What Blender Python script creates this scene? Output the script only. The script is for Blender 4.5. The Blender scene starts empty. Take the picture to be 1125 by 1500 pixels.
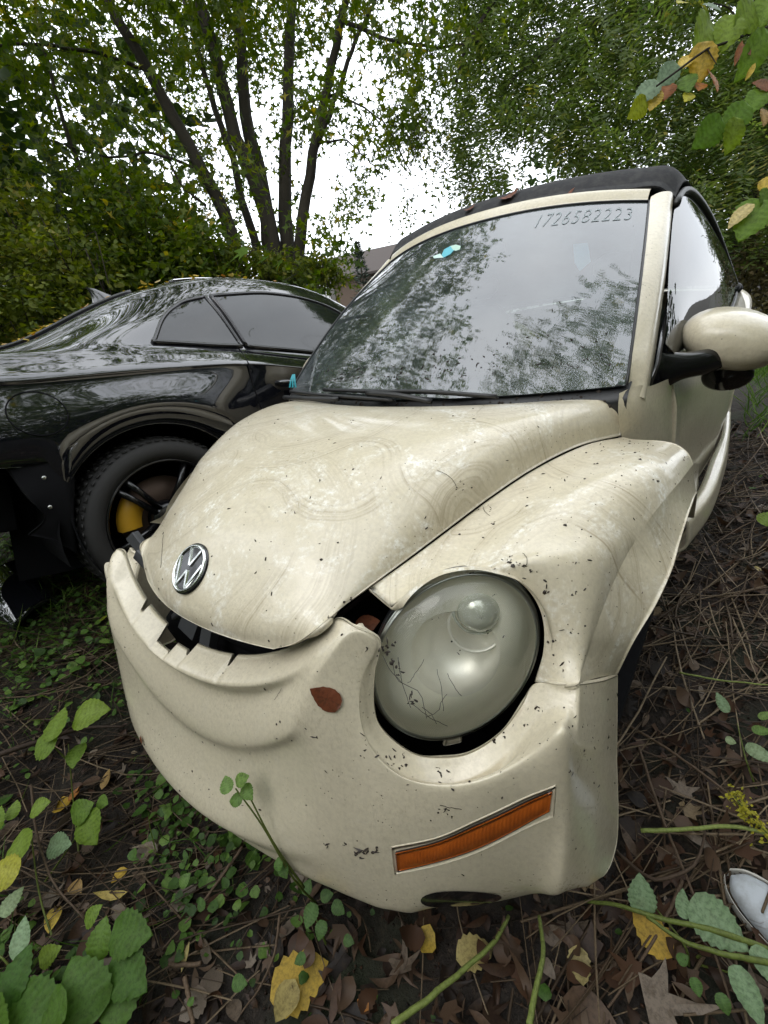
import bpy, math, random
import numpy as np
from mathutils import Vector, Matrix
rng = np.random.default_rng(7)
random.seed(7)
S = bpy.context.scene
COL = S.collection

# ---------------------------------------------------------------- camera
cam_d = bpy.data.cameras.new('camera'); cam = bpy.data.objects.new('camera', cam_d); COL.objects.link(cam)
cam.location = (0.9038, -0.1533, 1.2797)
cam.rotation_euler = (math.radians(62.709), math.radians(9.846), math.radians(37.298))
cam_d.sensor_fit = 'VERTICAL'; cam_d.sensor_height = 36.0; cam_d.lens = 631.34/1500*36.0
cam_d.clip_start = 0.02; cam_d.clip_end = 500
S.camera = cam
S.render.resolution_x = 768; S.render.resolution_y = 1024

# ---------------------------------------------------------------- sky and sun (overcast)
W = bpy.data.worlds.new('World'); S.world = W; W.use_nodes = True
nt = W.node_tree; nt.nodes.clear()
wo = nt.nodes.new('ShaderNodeOutputWorld'); bg = nt.nodes.new('ShaderNodeBackground')
sky = nt.nodes.new('ShaderNodeTexSky'); sky.sky_type = 'NISHITA'; sky.sun_disc = False
sky.sun_elevation = math.radians(48); sky.sun_rotation = math.radians(200)
sm = nt.nodes.new('ShaderNodeVectorMath'); sm.operation = 'SCALE'; sm.inputs[3].default_value = 0.10
tc = nt.nodes.new('ShaderNodeTexCoord'); cn = nt.nodes.new('ShaderNodeTexNoise'); cn.inputs['Scale'].default_value = 2.2; cn.inputs['Detail'].default_value = 4
cr = nt.nodes.new('ShaderNodeValToRGB'); cr.color_ramp.elements[0].position = .3; cr.color_ramp.elements[1].position = .75
cr.color_ramp.elements[0].color = (1.95, 2.05, 2.2, 1); cr.color_ramp.elements[1].color = (2.6, 2.68, 2.78, 1)
mx = nt.nodes.new('ShaderNodeMix'); mx.data_type = 'RGBA'; mx.inputs[0].default_value = 0.88
nt.links.new(sky.outputs[0], sm.inputs[0]); nt.links.new(sm.outputs[0], mx.inputs[6])
nt.links.new(tc.outputs['Generated'], cn.inputs['Vector']); nt.links.new(cn.outputs['Fac'], cr.inputs[0]); nt.links.new(cr.outputs[0], mx.inputs[7])
nt.links.new(mx.outputs[2], bg.inputs[0]); bg.inputs[1].default_value = 1.0
nt.links.new(bg.outputs[0], wo.inputs[0])
sun_d = bpy.data.lights.new('sun', 'SUN'); sun = bpy.data.objects.new('sun', sun_d); COL.objects.link(sun)
sun_d.energy = 0.8; sun_d.angle = math.radians(35); sun_d.color = (1, .97, .92)
sun.rotation_euler = (math.radians(42), 0, math.radians(-20))
S.view_settings.view_transform = 'Standard'; S.view_settings.look = 'None'
S.view_settings.exposure = 0.34; S.view_settings.gamma = 1.0
try: S.view_settings.use_curve_mapping = False
except Exception: pass

S.render.engine = 'CYCLES'
S.cycles.max_bounces = 6; S.cycles.diffuse_bounces = 3; S.cycles.glossy_bounces = 3; S.cycles.transmission_bounces = 4; S.cycles.transparent_max_bounces = 10

NETS = {"bumper": [[[0.0, 0.097, 0.247], [0.0, 0.037, 0.255], [0.0, 0.0105, 0.2645], [0.0, 0.012, 0.302], [0.0, 0.056, 0.3725], [0.0, 0.088, 0.443], [0.0, 0.084, 0.471], [0.0, 0.108, 0.526], [0.0, 0.144, 0.581], [0.0, 0.115, 0.632], [0.0, 0.187, 0.648]], [[0.1, 0.1005, 0.2392], [0.1, 0.0405, 0.2472], [0.1, 0.0131, 0.268], [0.1, 0.016, 0.309], [0.1, 0.0595, 0.3811], [0.1, 0.0911, 0.4533], [0.1, 0.0871, 0.4813], [0.1, 0.1106, 0.5352], [0.1, 0.1462, 0.5891], [0.1, 0.1191, 0.6367], [0.1, 0.1906, 0.6546]], [[0.2, 0.106, 0.229], [0.2, 0.046, 0.237], [0.2, 0.021, 0.2782], [0.2, 0.0281, 0.3297], [0.2, 0.0701, 0.4071], [0.2, 0.1001, 0.4846], [0.2, 0.0961, 0.5126], [0.2, 0.1184, 0.5633], [0.2, 0.1528, 0.614], [0.2, 0.1321, 0.6527], [0.2, 0.2017, 0.6755]], [[0.3, 0.1154, 0.2196], [0.3, 0.0554, 0.2276], [0.3, 0.0345, 0.2949], [0.3, 0.0482, 0.3633], [0.3, 0.0875, 0.451], [0.3, 0.1148, 0.5387], [0.3, 0.1108, 0.5667], [0.3, 0.1312, 0.6119], [0.3, 0.1636, 0.6571], [0.3, 0.1563, 0.6858], [0.3, 0.2215, 0.7144]], [[0.37, 0.1238, 0.2142], [0.37, 0.0638, 0.2222], [0.37, 0.0478, 0.31], [0.37, 0.0671, 0.3939], [0.37, 0.1037, 0.4927], [0.37, 0.1282, 0.5915], [0.37, 0.1242, 0.6195], [0.37, 0.1429, 0.6593], [0.37, 0.1737, 0.6992], [0.37, 0.182, 0.7241], [0.37, 0.2417, 0.7553]], [[0.424, 0.1317, 0.2101], [0.424, 0.0717, 0.2181], [0.424, 0.0603, 0.3235], [0.424, 0.0845, 0.4211], [0.424, 0.1183, 0.5313], [0.424, 0.14, 0.6416], [0.424, 0.136, 0.6696], [0.424, 0.1534, 0.7044], [0.424, 0.1828, 0.7391], [0.424, 0.2077, 0.7654], [0.424, 0.262, 0.7963]], [[0.4293, 0.1377, 0.2089], [0.445, 0.0763, 0.2164], [0.4502, 0.0735, 0.3243], [0.445, 0.0919, 0.4324], [0.4462, 0.1419, 0.6266], [0.448, 0.1475, 0.6686], [0.4497, 0.1691, 0.7165], [0.469, 0.2308, 0.7678], [0.4752, 0.2484, 0.7937], [0.4734, 0.254, 0.7931], [0.4737, 0.2565, 0.794]], [[0.4523, 0.1428, 0.2071], [0.468, 0.0814, 0.2146], [0.4732, 0.0803, 0.3298], [0.468, 0.1005, 0.4453], [0.4715, 0.1509, 0.5881], [0.4754, 0.1709, 0.6447], [0.4795, 0.1996, 0.7076], [0.4926, 0.2445, 0.7479], [0.5007, 0.2624, 0.7585], [0.5003, 0.27, 0.7589], [0.5019, 0.2746, 0.7608]], [[0.4793, 0.1488, 0.205], [0.495, 0.0874, 0.2125], [0.5037, 0.0913, 0.3373], [0.5019, 0.1164, 0.4624], [0.4953, 0.1454, 0.5441], [0.4894, 0.1657, 0.6028], [0.4828, 0.1895, 0.668], [0.4757, 0.2084, 0.7106], [0.4898, 0.2298, 0.7199], [0.4924, 0.2397, 0.7124], [0.4972, 0.2465, 0.7062]], [[0.5093, 0.1597, 0.204], [0.525, 0.0984, 0.2116], [0.5425, 0.1086, 0.3488], [0.5495, 0.1401, 0.4863], [0.5316, 0.1484, 0.5265], [0.5138, 0.1567, 0.5666], [0.4937, 0.166, 0.6116], [0.478, 0.1733, 0.647], [0.4908, 0.1965, 0.6621], [0.4932, 0.2107, 0.653], [0.4976, 0.2218, 0.6454]], [[0.5864, 0.1941, 0.1922], [0.6021, 0.1328, 0.1997], [0.6212, 0.1451, 0.3664], [0.6298, 0.1787, 0.5333], [0.5976, 0.1737, 0.5479], [0.5654, 0.1686, 0.5625], [0.5294, 0.1629, 0.5788], [0.5011, 0.1584, 0.5917], [0.5151, 0.1813, 0.6041], [0.5159, 0.198, 0.6], [0.5188, 0.2116, 0.5974]], [[0.6335, 0.2196, 0.1911], [0.6492, 0.1583, 0.1987], [0.6677, 0.1667, 0.3836], [0.6757, 0.1964, 0.5687], [0.6459, 0.1891, 0.5617], [0.616, 0.1818, 0.5547], [0.5826, 0.1737, 0.5469], [0.5563, 0.1673, 0.5407], [0.5624, 0.1852, 0.5541], [0.5641, 0.2045, 0.5546], [0.5678, 0.2208, 0.5566]], [[0.6659, 0.2321, 0.1864], [0.6824, 0.1807, 0.1979], [0.7023, 0.1866, 0.3972], [0.7118, 0.2138, 0.5968], [0.6888, 0.2088, 0.5775], [0.6659, 0.2038, 0.5581], [0.6402, 0.1982, 0.5364], [0.62, 0.1939, 0.5193], [0.6166, 0.2033, 0.5281], [0.6129, 0.224, 0.538], [0.6114, 0.2416, 0.5493]], [[0.6997, 0.2541, 0.1956], [0.7163, 0.2027, 0.2071], [0.7328, 0.2142, 0.4042], [0.7389, 0.2469, 0.6015], [0.7255, 0.2449, 0.5837], [0.7121, 0.2428, 0.5659], [0.6971, 0.2406, 0.546], [0.6853, 0.2388, 0.5303], [0.6764, 0.2449, 0.5398], [0.6649, 0.2583, 0.5467], [0.6554, 0.2686, 0.555]], [[0.7286, 0.2698, 0.21], [0.7451, 0.2185, 0.2215], [0.761, 0.231, 0.4244], [0.7665, 0.2649, 0.6276], [0.7588, 0.2718, 0.6121], [0.751, 0.2787, 0.5967], [0.7423, 0.2865, 0.5794], [0.7355, 0.2926, 0.5658], [0.7213, 0.295, 0.5752], [0.7088, 0.3042, 0.5785], [0.6984, 0.3104, 0.5833]], [[0.7512, 0.2822, 0.2264], [0.7677, 0.2308, 0.238], [0.7858, 0.2453, 0.4468], [0.7934, 0.2809, 0.656], [0.7853, 0.2966, 0.645], [0.7773, 0.3123, 0.634], [0.7683, 0.3299, 0.6217], [0.7612, 0.3437, 0.612], [0.7465, 0.344, 0.6175], [0.7346, 0.3493, 0.6198], [0.7247, 0.3514, 0.6235]], [[0.7683, 0.2897, 0.2441], [0.7849, 0.2383, 0.2556], [0.8018, 0.255, 0.4627], [0.8082, 0.2929, 0.6702], [0.7973, 0.3142, 0.6674], [0.7863, 0.3356, 0.6646], [0.7741, 0.3595, 0.6615], [0.7644, 0.3783, 0.6591], [0.7526, 0.3762, 0.6592], [0.744, 0.3811, 0.6515], [0.7375, 0.3828, 0.6452]], [[0.7874, 0.2969, 0.2636], [0.803, 0.2372, 0.2759], [0.816, 0.26, 0.4799], [0.8182, 0.3027, 0.6314], [0.8127, 0.3168, 0.6347], [0.8071, 0.3313, 0.6385], [0.8009, 0.3477, 0.6429], [0.7958, 0.3619, 0.6476], [0.7897, 0.3674, 0.6533], [0.7851, 0.3758, 0.6558], [0.7795, 0.3802, 0.6641]], [[0.7945, 0.2929, 0.2812], [0.8109, 0.2415, 0.2907], [0.8211, 0.2688, 0.4924], [0.8202, 0.315, 0.6032], [0.8187, 0.3238, 0.6111], [0.817, 0.3333, 0.6196], [0.8152, 0.3443, 0.6294], [0.8133, 0.3553, 0.6393], [0.8115, 0.3662, 0.6491], [0.8096, 0.3772, 0.6589], [0.8077, 0.3882, 0.6687]], [[0.8078, 0.3089, 0.2715], [0.8355, 0.2767, 0.2708], [0.8559, 0.3394, 0.3505], [0.8469, 0.4032, 0.4873], [0.8454, 0.4104, 0.5023], [0.8438, 0.4181, 0.5185], [0.8419, 0.4271, 0.5373], [0.84, 0.436, 0.556], [0.8381, 0.445, 0.5748], [0.8362, 0.4539, 0.5935], [0.8343, 0.4628, 0.6123]], [[0.8092, 0.3249, 0.2619], [0.8481, 0.312, 0.251], [0.8787, 0.41, 0.2086], [0.8617, 0.4914, 0.3713], [0.8602, 0.497, 0.3934], [0.8585, 0.503, 0.4174], [0.8566, 0.5099, 0.4451], [0.8546, 0.5168, 0.4727], [0.8527, 0.5237, 0.5004], [0.8507, 0.5306, 0.5281], [0.8488, 0.5375, 0.5558]]], "bumper_crease": 18, "fender": [[[0.7, 0.3784, 0.6181], [0.7095, 0.3775, 0.6232], [0.7255, 0.3741, 0.632], [0.7436, 0.3699, 0.642], [0.7594, 0.3684, 0.6505], [0.7695, 0.3719, 0.6554], [0.773, 0.378, 0.6565]], [[0.7042, 0.4121, 0.6794], [0.7126, 0.4138, 0.6775], [0.7266, 0.4145, 0.6756], [0.7426, 0.4149, 0.6736], [0.7566, 0.4176, 0.6704], [0.7656, 0.4242, 0.6651], [0.7689, 0.4318, 0.6598]], [[0.6909, 0.4338, 0.7435], [0.7015, 0.4365, 0.7374], [0.7197, 0.438, 0.7297], [0.7404, 0.4392, 0.7215], [0.7583, 0.4437, 0.7114], [0.7691, 0.4539, 0.6988], [0.7722, 0.4654, 0.6877]], [[0.6627, 0.4332, 0.7858], [0.6774, 0.4394, 0.7775], [0.7027, 0.4449, 0.7673], [0.7313, 0.4503, 0.7563], [0.7559, 0.4605, 0.7425], [0.7704, 0.4785, 0.7251], [0.7743, 0.4973, 0.7097]], [[0.6285, 0.4194, 0.8114], [0.6473, 0.4322, 0.8041], [0.6782, 0.4502, 0.7999], [0.713, 0.47, 0.7966], [0.7445, 0.4912, 0.7846], [0.7667, 0.5129, 0.7581], [0.7768, 0.5294, 0.7282]], [[0.5839, 0.3932, 0.8278], [0.609, 0.4129, 0.8214], [0.65, 0.441, 0.8209], [0.6963, 0.4719, 0.8221], [0.7381, 0.5048, 0.8118], [0.7675, 0.5379, 0.7812], [0.7806, 0.5627, 0.7444]], [[0.5365, 0.3555, 0.8259], [0.5678, 0.3838, 0.8217], [0.6186, 0.4247, 0.8251], [0.6758, 0.4698, 0.8308], [0.7281, 0.517, 0.8241], [0.7663, 0.5633, 0.7951], [0.7848, 0.5971, 0.7581]], [[0.4985, 0.3143, 0.802], [0.5349, 0.3514, 0.8019], [0.5933, 0.4056, 0.8114], [0.6588, 0.4654, 0.8239], [0.7196, 0.5273, 0.8239], [0.7654, 0.5869, 0.801], [0.789, 0.6295, 0.768]], [[0.4776, 0.2863, 0.7784], [0.5171, 0.3299, 0.7823], [0.5803, 0.3937, 0.798], [0.6512, 0.4644, 0.8173], [0.7173, 0.537, 0.8242], [0.7679, 0.6063, 0.8074], [0.7947, 0.6554, 0.7785]], [[0.4162, 0.3005, 0.7908], [0.4636, 0.3452, 0.7942], [0.5387, 0.4105, 0.8091], [0.6227, 0.4829, 0.8275], [0.702, 0.5573, 0.8334], [0.7644, 0.6281, 0.8158], [0.7991, 0.6782, 0.7864]], [[0.4465, 0.3954, 0.8036], [0.4913, 0.4327, 0.8066], [0.5621, 0.487, 0.8209], [0.6416, 0.547, 0.8386], [0.7163, 0.6091, 0.8438], [0.7745, 0.6688, 0.8256], [0.8065, 0.7115, 0.7958]], [[0.4807, 0.5021, 0.8215], [0.5221, 0.5306, 0.8232], [0.5881, 0.5717, 0.8355], [0.6621, 0.617, 0.851], [0.7313, 0.6644, 0.854], [0.7847, 0.7109, 0.8338], [0.8133, 0.7449, 0.8027]], [[0.5183, 0.6198, 0.8413], [0.5562, 0.6388, 0.8412], [0.6168, 0.6657, 0.8508], [0.6849, 0.6953, 0.8634], [0.7481, 0.727, 0.8636], [0.7961, 0.7593, 0.8408], [0.8212, 0.7838, 0.8079]], [[0.56, 0.75, 0.8547], [0.5937, 0.7583, 0.8531], [0.6479, 0.7692, 0.8601], [0.7088, 0.781, 0.8696], [0.7651, 0.7948, 0.8672], [0.8072, 0.8109, 0.8431], [0.8286, 0.8245, 0.81]], [[0.6156, 0.9238, 0.8512], [0.6432, 0.9176, 0.8491], [0.6876, 0.9071, 0.8534], [0.7375, 0.8952, 0.8598], [0.7836, 0.8849, 0.8564], [0.8181, 0.8786, 0.8355], [0.8358, 0.8767, 0.8078]], [[0.6746, 1.1081, 0.8152], [0.6962, 1.0983, 0.8141], [0.731, 1.0826, 0.8188], [0.7701, 1.0649, 0.8253], [0.8061, 1.0485, 0.8237], [0.8327, 1.0363, 0.8074], [0.846, 1.03, 0.785]]], "band": [[[0.773, 0.378, 0.6565], [0.7943, 0.454, 0.6006], [0.8055, 0.53, 0.5448]], [[0.7722, 0.4654, 0.6877], [0.8033, 0.5084, 0.656], [0.8244, 0.5514, 0.6243]], [[0.7806, 0.5627, 0.7444], [0.8173, 0.5867, 0.7063], [0.8439, 0.6107, 0.6682]], [[0.8065, 0.7115, 0.7958], [0.8365, 0.7008, 0.7509], [0.8566, 0.6902, 0.706]], [[0.8286, 0.8245, 0.81], [0.8484, 0.7972, 0.7678], [0.8581, 0.77, 0.7257]], [[0.8358, 0.8567, 0.8078], [0.8529, 0.8283, 0.7749], [0.86, 0.8, 0.742]], [[0.842, 0.95, 0.8], [0.857, 0.925, 0.771], [0.862, 0.9, 0.742]], [[0.847, 1.05, 0.78], [0.8595, 1.025, 0.75], [0.862, 1.0, 0.72]], [[0.852, 1.15, 0.735], [0.862, 1.125, 0.6975], [0.862, 1.1, 0.66]], [[0.856, 1.24, 0.63], [0.8635, 1.21, 0.595], [0.861, 1.18, 0.56]]], "hood_edge": [[0.2912, 0.14, 0.7209], [0.3523, 0.165, 0.7492], [0.3914, 0.19, 0.7806], [0.3956, 0.235, 0.7827], [0.4168, 0.299, 0.7953], [0.4437, 0.3959, 0.8066], [0.4778, 0.5025, 0.8246], [0.5154, 0.62, 0.8445], [0.557, 0.7501, 0.8581], [0.6125, 0.9236, 0.8549], [0.6704, 1.1043, 0.8204]], "hood_c": [[0.0, 0.106, 0.715], [0.0, 0.112, 0.745], [0.0, 0.135, 0.775], [0.0, 0.165, 0.802], [0.0, 0.23, 0.855], [0.0, 0.32, 0.9], [0.0, 0.44, 0.94], [0.0, 0.58, 0.966], [0.0, 0.72, 0.974], [0.0, 0.87, 0.962], [0.0, 0.98, 0.928]]}

# ---------------------------------------------------------------- helpers
def tag(o, label=None, cat=None, group=None, kind=None):
    if label: o['label'] = label
    if cat: o['category'] = cat
    if group: o['group'] = group
    if kind: o['kind'] = kind
    return o

def mesh_data(name, V, F, mats=None, smooth=True, midx=None):
    me = bpy.data.meshes.new(name)
    V = np.asarray(V, float)
    me.from_pydata(V.tolist(), [], [tuple(int(i) for i in f) for f in F])
    if mats is not None:
        for m in (mats if isinstance(mats, (list, tuple)) else [mats]): me.materials.append(m)
    if midx is not None: me.polygons.foreach_set('material_index', np.asarray(midx, np.int32))
    if smooth: me.polygons.foreach_set('use_smooth', np.ones(len(me.polygons), bool))
    me.update()
    return me

def big_mesh(name, V, T, mats, midx=None, smooth=False):
    """fast mesh from numpy arrays: V (n,3), T (m,k)"""
    me = bpy.data.meshes.new(name)
    V = np.asarray(V, np.float32); T = np.asarray(T, np.int32); k = T.shape[1]
    me.vertices.add(len(V)); me.vertices.foreach_set('co', V.ravel())
    me.loops.add(T.size); me.loops.foreach_set('vertex_index', T.ravel())
    me.polygons.add(len(T)); me.polygons.foreach_set('loop_start', np.arange(0, T.size, k, dtype=np.int32))
    for m in (mats if isinstance(mats, (list, tuple)) else [mats]): me.materials.append(m)
    if midx is not None: me.polygons.foreach_set('material_index', np.asarray(midx, np.int32))
    if smooth: me.polygons.foreach_set('use_smooth', np.ones(len(T), bool))
    me.update(calc_edges=True); me.validate()
    return me

def obj(name, V, F, mat, parent=None, smooth=True, midx=None):
    """mesh object; vertices in world space, made local to the parent's location"""
    V = np.asarray(V, float)
    if parent is not None and 'M' in PM.get(parent.name, {}):
        Mi = PM[parent.name]['M']; V = (V - Mi[:3, 3]) @ Mi[:3, :3]
    me = mesh_data(name, V, F, mat, smooth, midx)
    o = bpy.data.objects.new(name, me); COL.objects.link(o)
    if parent is not None: o.parent = parent
    if parent is not None and parent.name in PM: PM[o.name] = {'M': PM[parent.name]['M']}
    return o
PM = {}
def thing(name, label, cat, loc=(0, 0, 0), rot=None, group=None):
    o = bpy.data.objects.new(name, None); COL.objects.link(o); o.empty_display_size = .1
    M4 = np.eye(4)
    if rot is not None:
        o.rotation_euler = rot; M4[:3, :3] = np.array(o.rotation_euler.to_matrix())
    o.location = loc; M4[:3, 3] = loc
    PM[o.name] = {'M': M4}
    return tag(o, label, cat, group)

def spline(P, n, knots=None, crease=()):
    """resample control points P[k,...] to n points; parabolic tangents, broken at creases"""
    P = np.asarray(P, float); K = len(P)
    if knots is None:
        d = np.linalg.norm(np.diff(P.reshape(K, -1), axis=0), axis=1); knots = np.concatenate([[0], np.cumsum(np.maximum(d, 1e-5))])
    t = np.asarray(knots, float); h = np.diff(t); D = np.diff(P, axis=0)/h.reshape(-1, *([1]*(P.ndim-1)))
    ml = np.zeros_like(P); mr = np.zeros_like(P)
    for i in range(K):
        if i == 0: ml[i] = mr[i] = D[0]
        elif i == K-1: ml[i] = mr[i] = D[-1]
        elif i in crease: ml[i] = D[i-1]; mr[i] = D[i]
        else: ml[i] = mr[i] = (D[i-1]*h[i]+D[i]*h[i-1])/(h[i-1]+h[i])
    # samples: make sure that every knot is hit
    w = h/h.sum(); cnt = np.maximum(1, np.round(w*(n-1)).astype(int))
    while cnt.sum() > n-1: cnt[np.argmax(cnt)] -= 1
    while cnt.sum() < n-1: cnt[np.argmax(w/cnt)] += 1
    out = []; 
    for i in range(K-1):
        for s in np.arange(cnt[i])/cnt[i]:
            s2, s3 = s*s, s*s*s
            out.append((2*s3-3*s2+1)*P[i]+(s3-2*s2+s)*h[i]*mr[i]+(-2*s3+3*s2)*P[i+1]+(s3-s2)*h[i]*ml[i+1])
    out.append(P[-1])
    return np.array(out)

def patch(net, nu, nv, cu=(), cv=()):
    N = np.asarray(net, float)
    A = spline(N, nu, crease=cu)
    B = spline(np.swapaxes(A, 0, 1), nv, crease=cv)
    return np.swapaxes(B, 0, 1)

def grid_faces(nu, nv, flip=False, off=0, wrap=False):
    F = []
    for i in range(nu-1 + (1 if wrap else 0)):
        for j in range(nv-1):
            a, b = i*nv+j, ((i+1) % nu)*nv+j
            f = (a+off, b+off, b+1+off, a+1+off)
            F.append(f[::-1] if flip else f)
    return F

def gnormals(G):
    du = np.gradient(G, axis=0); dv = np.gradient(G, axis=1)
    n = np.cross(du, dv); return n/(np.linalg.norm(n, axis=2, keepdims=True)+1e-12)

def panel(name, G, mat, parent, flip=False, hem=.016, sides='ABCD', inward=1, mats_in=None):
    """a sheet-metal panel: grid plus folded-in rims. sides: A/B = first/last row, C/D = first/last column"""
    G = np.asarray(G, float); nu, nv = G.shape[:2]
    n = gnormals(G)*(-1 if flip else 1)*inward
    V = [G.reshape(-1, 3)]; F = grid_faces(nu, nv, flip); base = nu*nv
    for s in sides:
        if s == 'A': idx = [0*nv+j for j in range(nv)]; E = G[0]; nn = n[0]; fl = flip
        if s == 'B': idx = [(nu-1)*nv+j for j in range(nv)]; E = G[-1]; nn = n[-1]; fl = not flip
        if s == 'C': idx = [i*nv for i in range(nu)]; E = G[:, 0]; nn = n[:, 0]; fl = not flip
        if s == 'D': idx = [i*nv+nv-1 for i in range(nu)]; E = G[:, -1]; nn = n[:, -1]; fl = flip
        prev = idx
        inn = {'A': G[1 if nu > 1 else 0]-G[0], 'B': G[-2]-G[-1], 'C': G[:, 1]-G[:, 0], 'D': G[:, -2]-G[:, -1]}[s]
        inn = inn/(np.linalg.norm(inn, axis=1, keepdims=True)+1e-9)
        for k, (dn, di) in enumerate(((.0012, -.0022), (.0045, -.003), (hem, .001))):
            R = E-nn*dn+inn*di; V.append(R); cur = list(range(base, base+len(R))); base += len(R)
            for a in range(len(R)-1):
                f = (prev[a], prev[a+1], cur[a+1], cur[a])
                F.append(f if fl else f[::-1])
            prev = cur
    return obj(name, np.concatenate(V), F, mat, parent)

def tube(P, r, k=8, cap=True, start=0):
    P = np.asarray(P, float); n = len(P); r = np.broadcast_to(np.asarray(r, float), (n,))
    T = np.gradient(P, axis=0); T /= np.linalg.norm(T, axis=1, keepdims=True)+1e-12
    ref = np.array([0, 0, 1.]) if abs(T[0][2]) < .9 else np.array([1., 0, 0])
    V = []; prev = None
    for i in range(n):
        if prev is None: a = np.cross(T[i], ref)
        else: a = prev-T[i]*(prev@T[i])
        a /= np.linalg.norm(a)+1e-12; prev = a; b = np.cross(T[i], a)
        ang = np.arange(k)*2*math.pi/k
        V.append(P[i]+r[i]*(np.cos(ang)[:, None]*a+np.sin(ang)[:, None]*b))
    V = np.concatenate(V); F = []
    for i in range(n-1):
        for j in range(k): F.append((start+i*k+j, start+i*k+(j+1) % k, start+(i+1)*k+(j+1) % k, start+(i+1)*k+j))
    if cap: F.append(tuple(start+j for j in range(k))[::-1]); F.append(tuple(start+(n-1)*k+j for j in range(k)))
    return V, F

class MB:
    def __init__(s): s.V = []; s.F = []; s.n = 0; s.m = []
    def add(s, V, F, m=0):
        V = np.asarray(V, float).reshape(-1, 3); s.V.append(V); s.F += [tuple(i+s.n for i in f) for f in F]; s.m += [m]*len(F); s.n += len(V)
    def tube(s, P, r, k=8, m=0): V, F = tube(P, r, k); s.add(V, F, m)
    def grid(s, G, flip=False, m=0): G = np.asarray(G, float); s.add(G.reshape(-1, 3), grid_faces(G.shape[0], G.shape[1], flip), m)
    def box(s, c, h, R=None, m=0, bev=0):
        c = np.asarray(c, float); h = np.asarray(h, float)
        if bev:
            V = []
            for sz, k in ((-1, 1), (-1, 0), (1, 0), (1, 1)):
                b = bev
                for (sx, sy) in ((-1, -1), (1, -1), (1, 1), (-1, 1)):
                    V.append((sx*(h[0]-b*k), sy*(h[1]-b*k), sz*(h[2]-(0 if k else b))))
            V = np.array(V); F = [(3, 2, 1, 0), (12, 13, 14, 15)]
            for l in range(3):
                for j in range(4): F.append((l*4+j, l*4+(j+1) % 4, (l+1)*4+(j+1) % 4, (l+1)*4+j))
        else:
            V = np.array([(x, y, z) for x in (-h[0], h[0]) for y in (-h[1], h[1]) for z in (-h[2], h[2])])
            F = [(0, 1, 3, 2), (4, 6, 7, 5), (0, 4, 5, 1), (2, 3, 7, 6), (0, 2, 6, 4), (1, 5, 7, 3)]
        if R is not None: V = V @ np.asarray(R).T
        s.add(V+c, F, m)
    def lathe(s, prof, c=(0, 0, 0), ax=(0, 0, 1), k=32, m=0, sx=1, sy=1, e1=None):
        """prof: (radius, height) list, around axis ax"""
        ax = np.asarray(ax, float); ax /= np.linalg.norm(ax)
        if e1 is None: e1 = np.cross(ax, (0, 0, 1.) if abs(ax[2]) < .9 else (1., 0, 0))
        e1 = np.asarray(e1, float); e1 = e1-ax*(e1@ax); e1 /= np.linalg.norm(e1); e2 = np.cross(ax, e1)
        ang = np.arange(k)*2*math.pi/k; V = []
        for r, h in prof: V.append(np.asarray(c, float)+ax*h+r*(sx*np.cos(ang)[:, None]*e1+sy*np.sin(ang)[:, None]*e2))
        F = []
        for i in range(len(prof)-1):
            for j in range(k): F.append((i*k+j, i*k+(j+1) % k, (i+1)*k+(j+1) % k, (i+1)*k+j))
        s.add(np.concatenate(V), F, m)
    def obj(s, name, mat, parent=None, smooth=True): return obj(name, np.concatenate(s.V), s.F, mat, parent, smooth, s.m if max(s.m) else None)

# ---------------------------------------------------------------- materials
def mat(name, base=(.5, .5, .5), rough=.5, metal=0, **kw):
    m = bpy.data.materials.new(name); m.use_nodes = True
    b = m.node_tree.nodes['Principled BSDF']
    b.inputs['Base Color'].default_value = (*base, 1); b.inputs['Roughness'].default_value = rough; b.inputs['Metallic'].default_value = metal
    for k, v in kw.items(): b.inputs[k.replace('_', ' ')].default_value = v
    return m
def N(m, t, **kw):
    n = m.node_tree.nodes.new('ShaderNode'+t)
    for k, v in kw.items():
        if k.startswith('i_'): n.inputs[k[2:].replace('_', ' ')].default_value = v
        elif k[0] == 'n' and k[1:].isdigit(): n.inputs[int(k[1:])].default_value = v
        else: setattr(n, k, v)
    return n
def L(m, a, b): m.node_tree.links.new(a, b)
def P_(m): return m.node_tree.nodes['Principled BSDF']
def ramp(m, src, p0, p1, c0=(0, 0, 0, 1), c1=(1, 1, 1, 1)):
    r = N(m, 'ValToRGB'); e = r.color_ramp.elements; e[0].position = p0; e[1].position = p1; e[0].color = c0; e[1].color = c1
    L(m, src, r.inputs[0]); return r.outputs[0]
def mixc(m, f, a, b):
    n = N(m, 'Mix', data_type='RGBA')
    if isinstance(f, (int, float)): n.inputs[0].default_value = f
    else: L(m, f, n.inputs[0])
    for i, x in ((6, a), (7, b)):
        if isinstance(x, tuple): n.inputs[i].default_value = (*x[:3], 1)
        else: L(m, x, n.inputs[i])
    return n.outputs[2]
def fmath(m, op, a, b=0.0):
    n = N(m, 'Math', operation=op)
    for i, x in enumerate((a, b)):
        if isinstance(x, (int, float)): n.inputs[i].default_value = x
        else: L(m, x, n.inputs[i])
    return n.outputs[0]
def objco(m, sc=(1, 1, 1), rot=(0, 0, 0)):
    t = N(m, 'TexCoord'); mp = N(m, 'Mapping'); mp.inputs['Scale'].default_value = sc; mp.inputs['Rotation'].default_value = rot
    L(m, t.outputs['Object'], mp.inputs['Vector']); return mp.outputs[0]
def noise(m, co, scale, detail=3, rough=.5, dist=0):
    n = N(m, 'TexNoise'); n.inputs['Scale'].default_value = scale; n.inputs['Detail'].default_value = detail
    n.inputs['Roughness'].default_value = rough; n.inputs['Distortion'].default_value = dist
    L(m, co, n.inputs['Vector']); return n.outputs['Fac']
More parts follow.
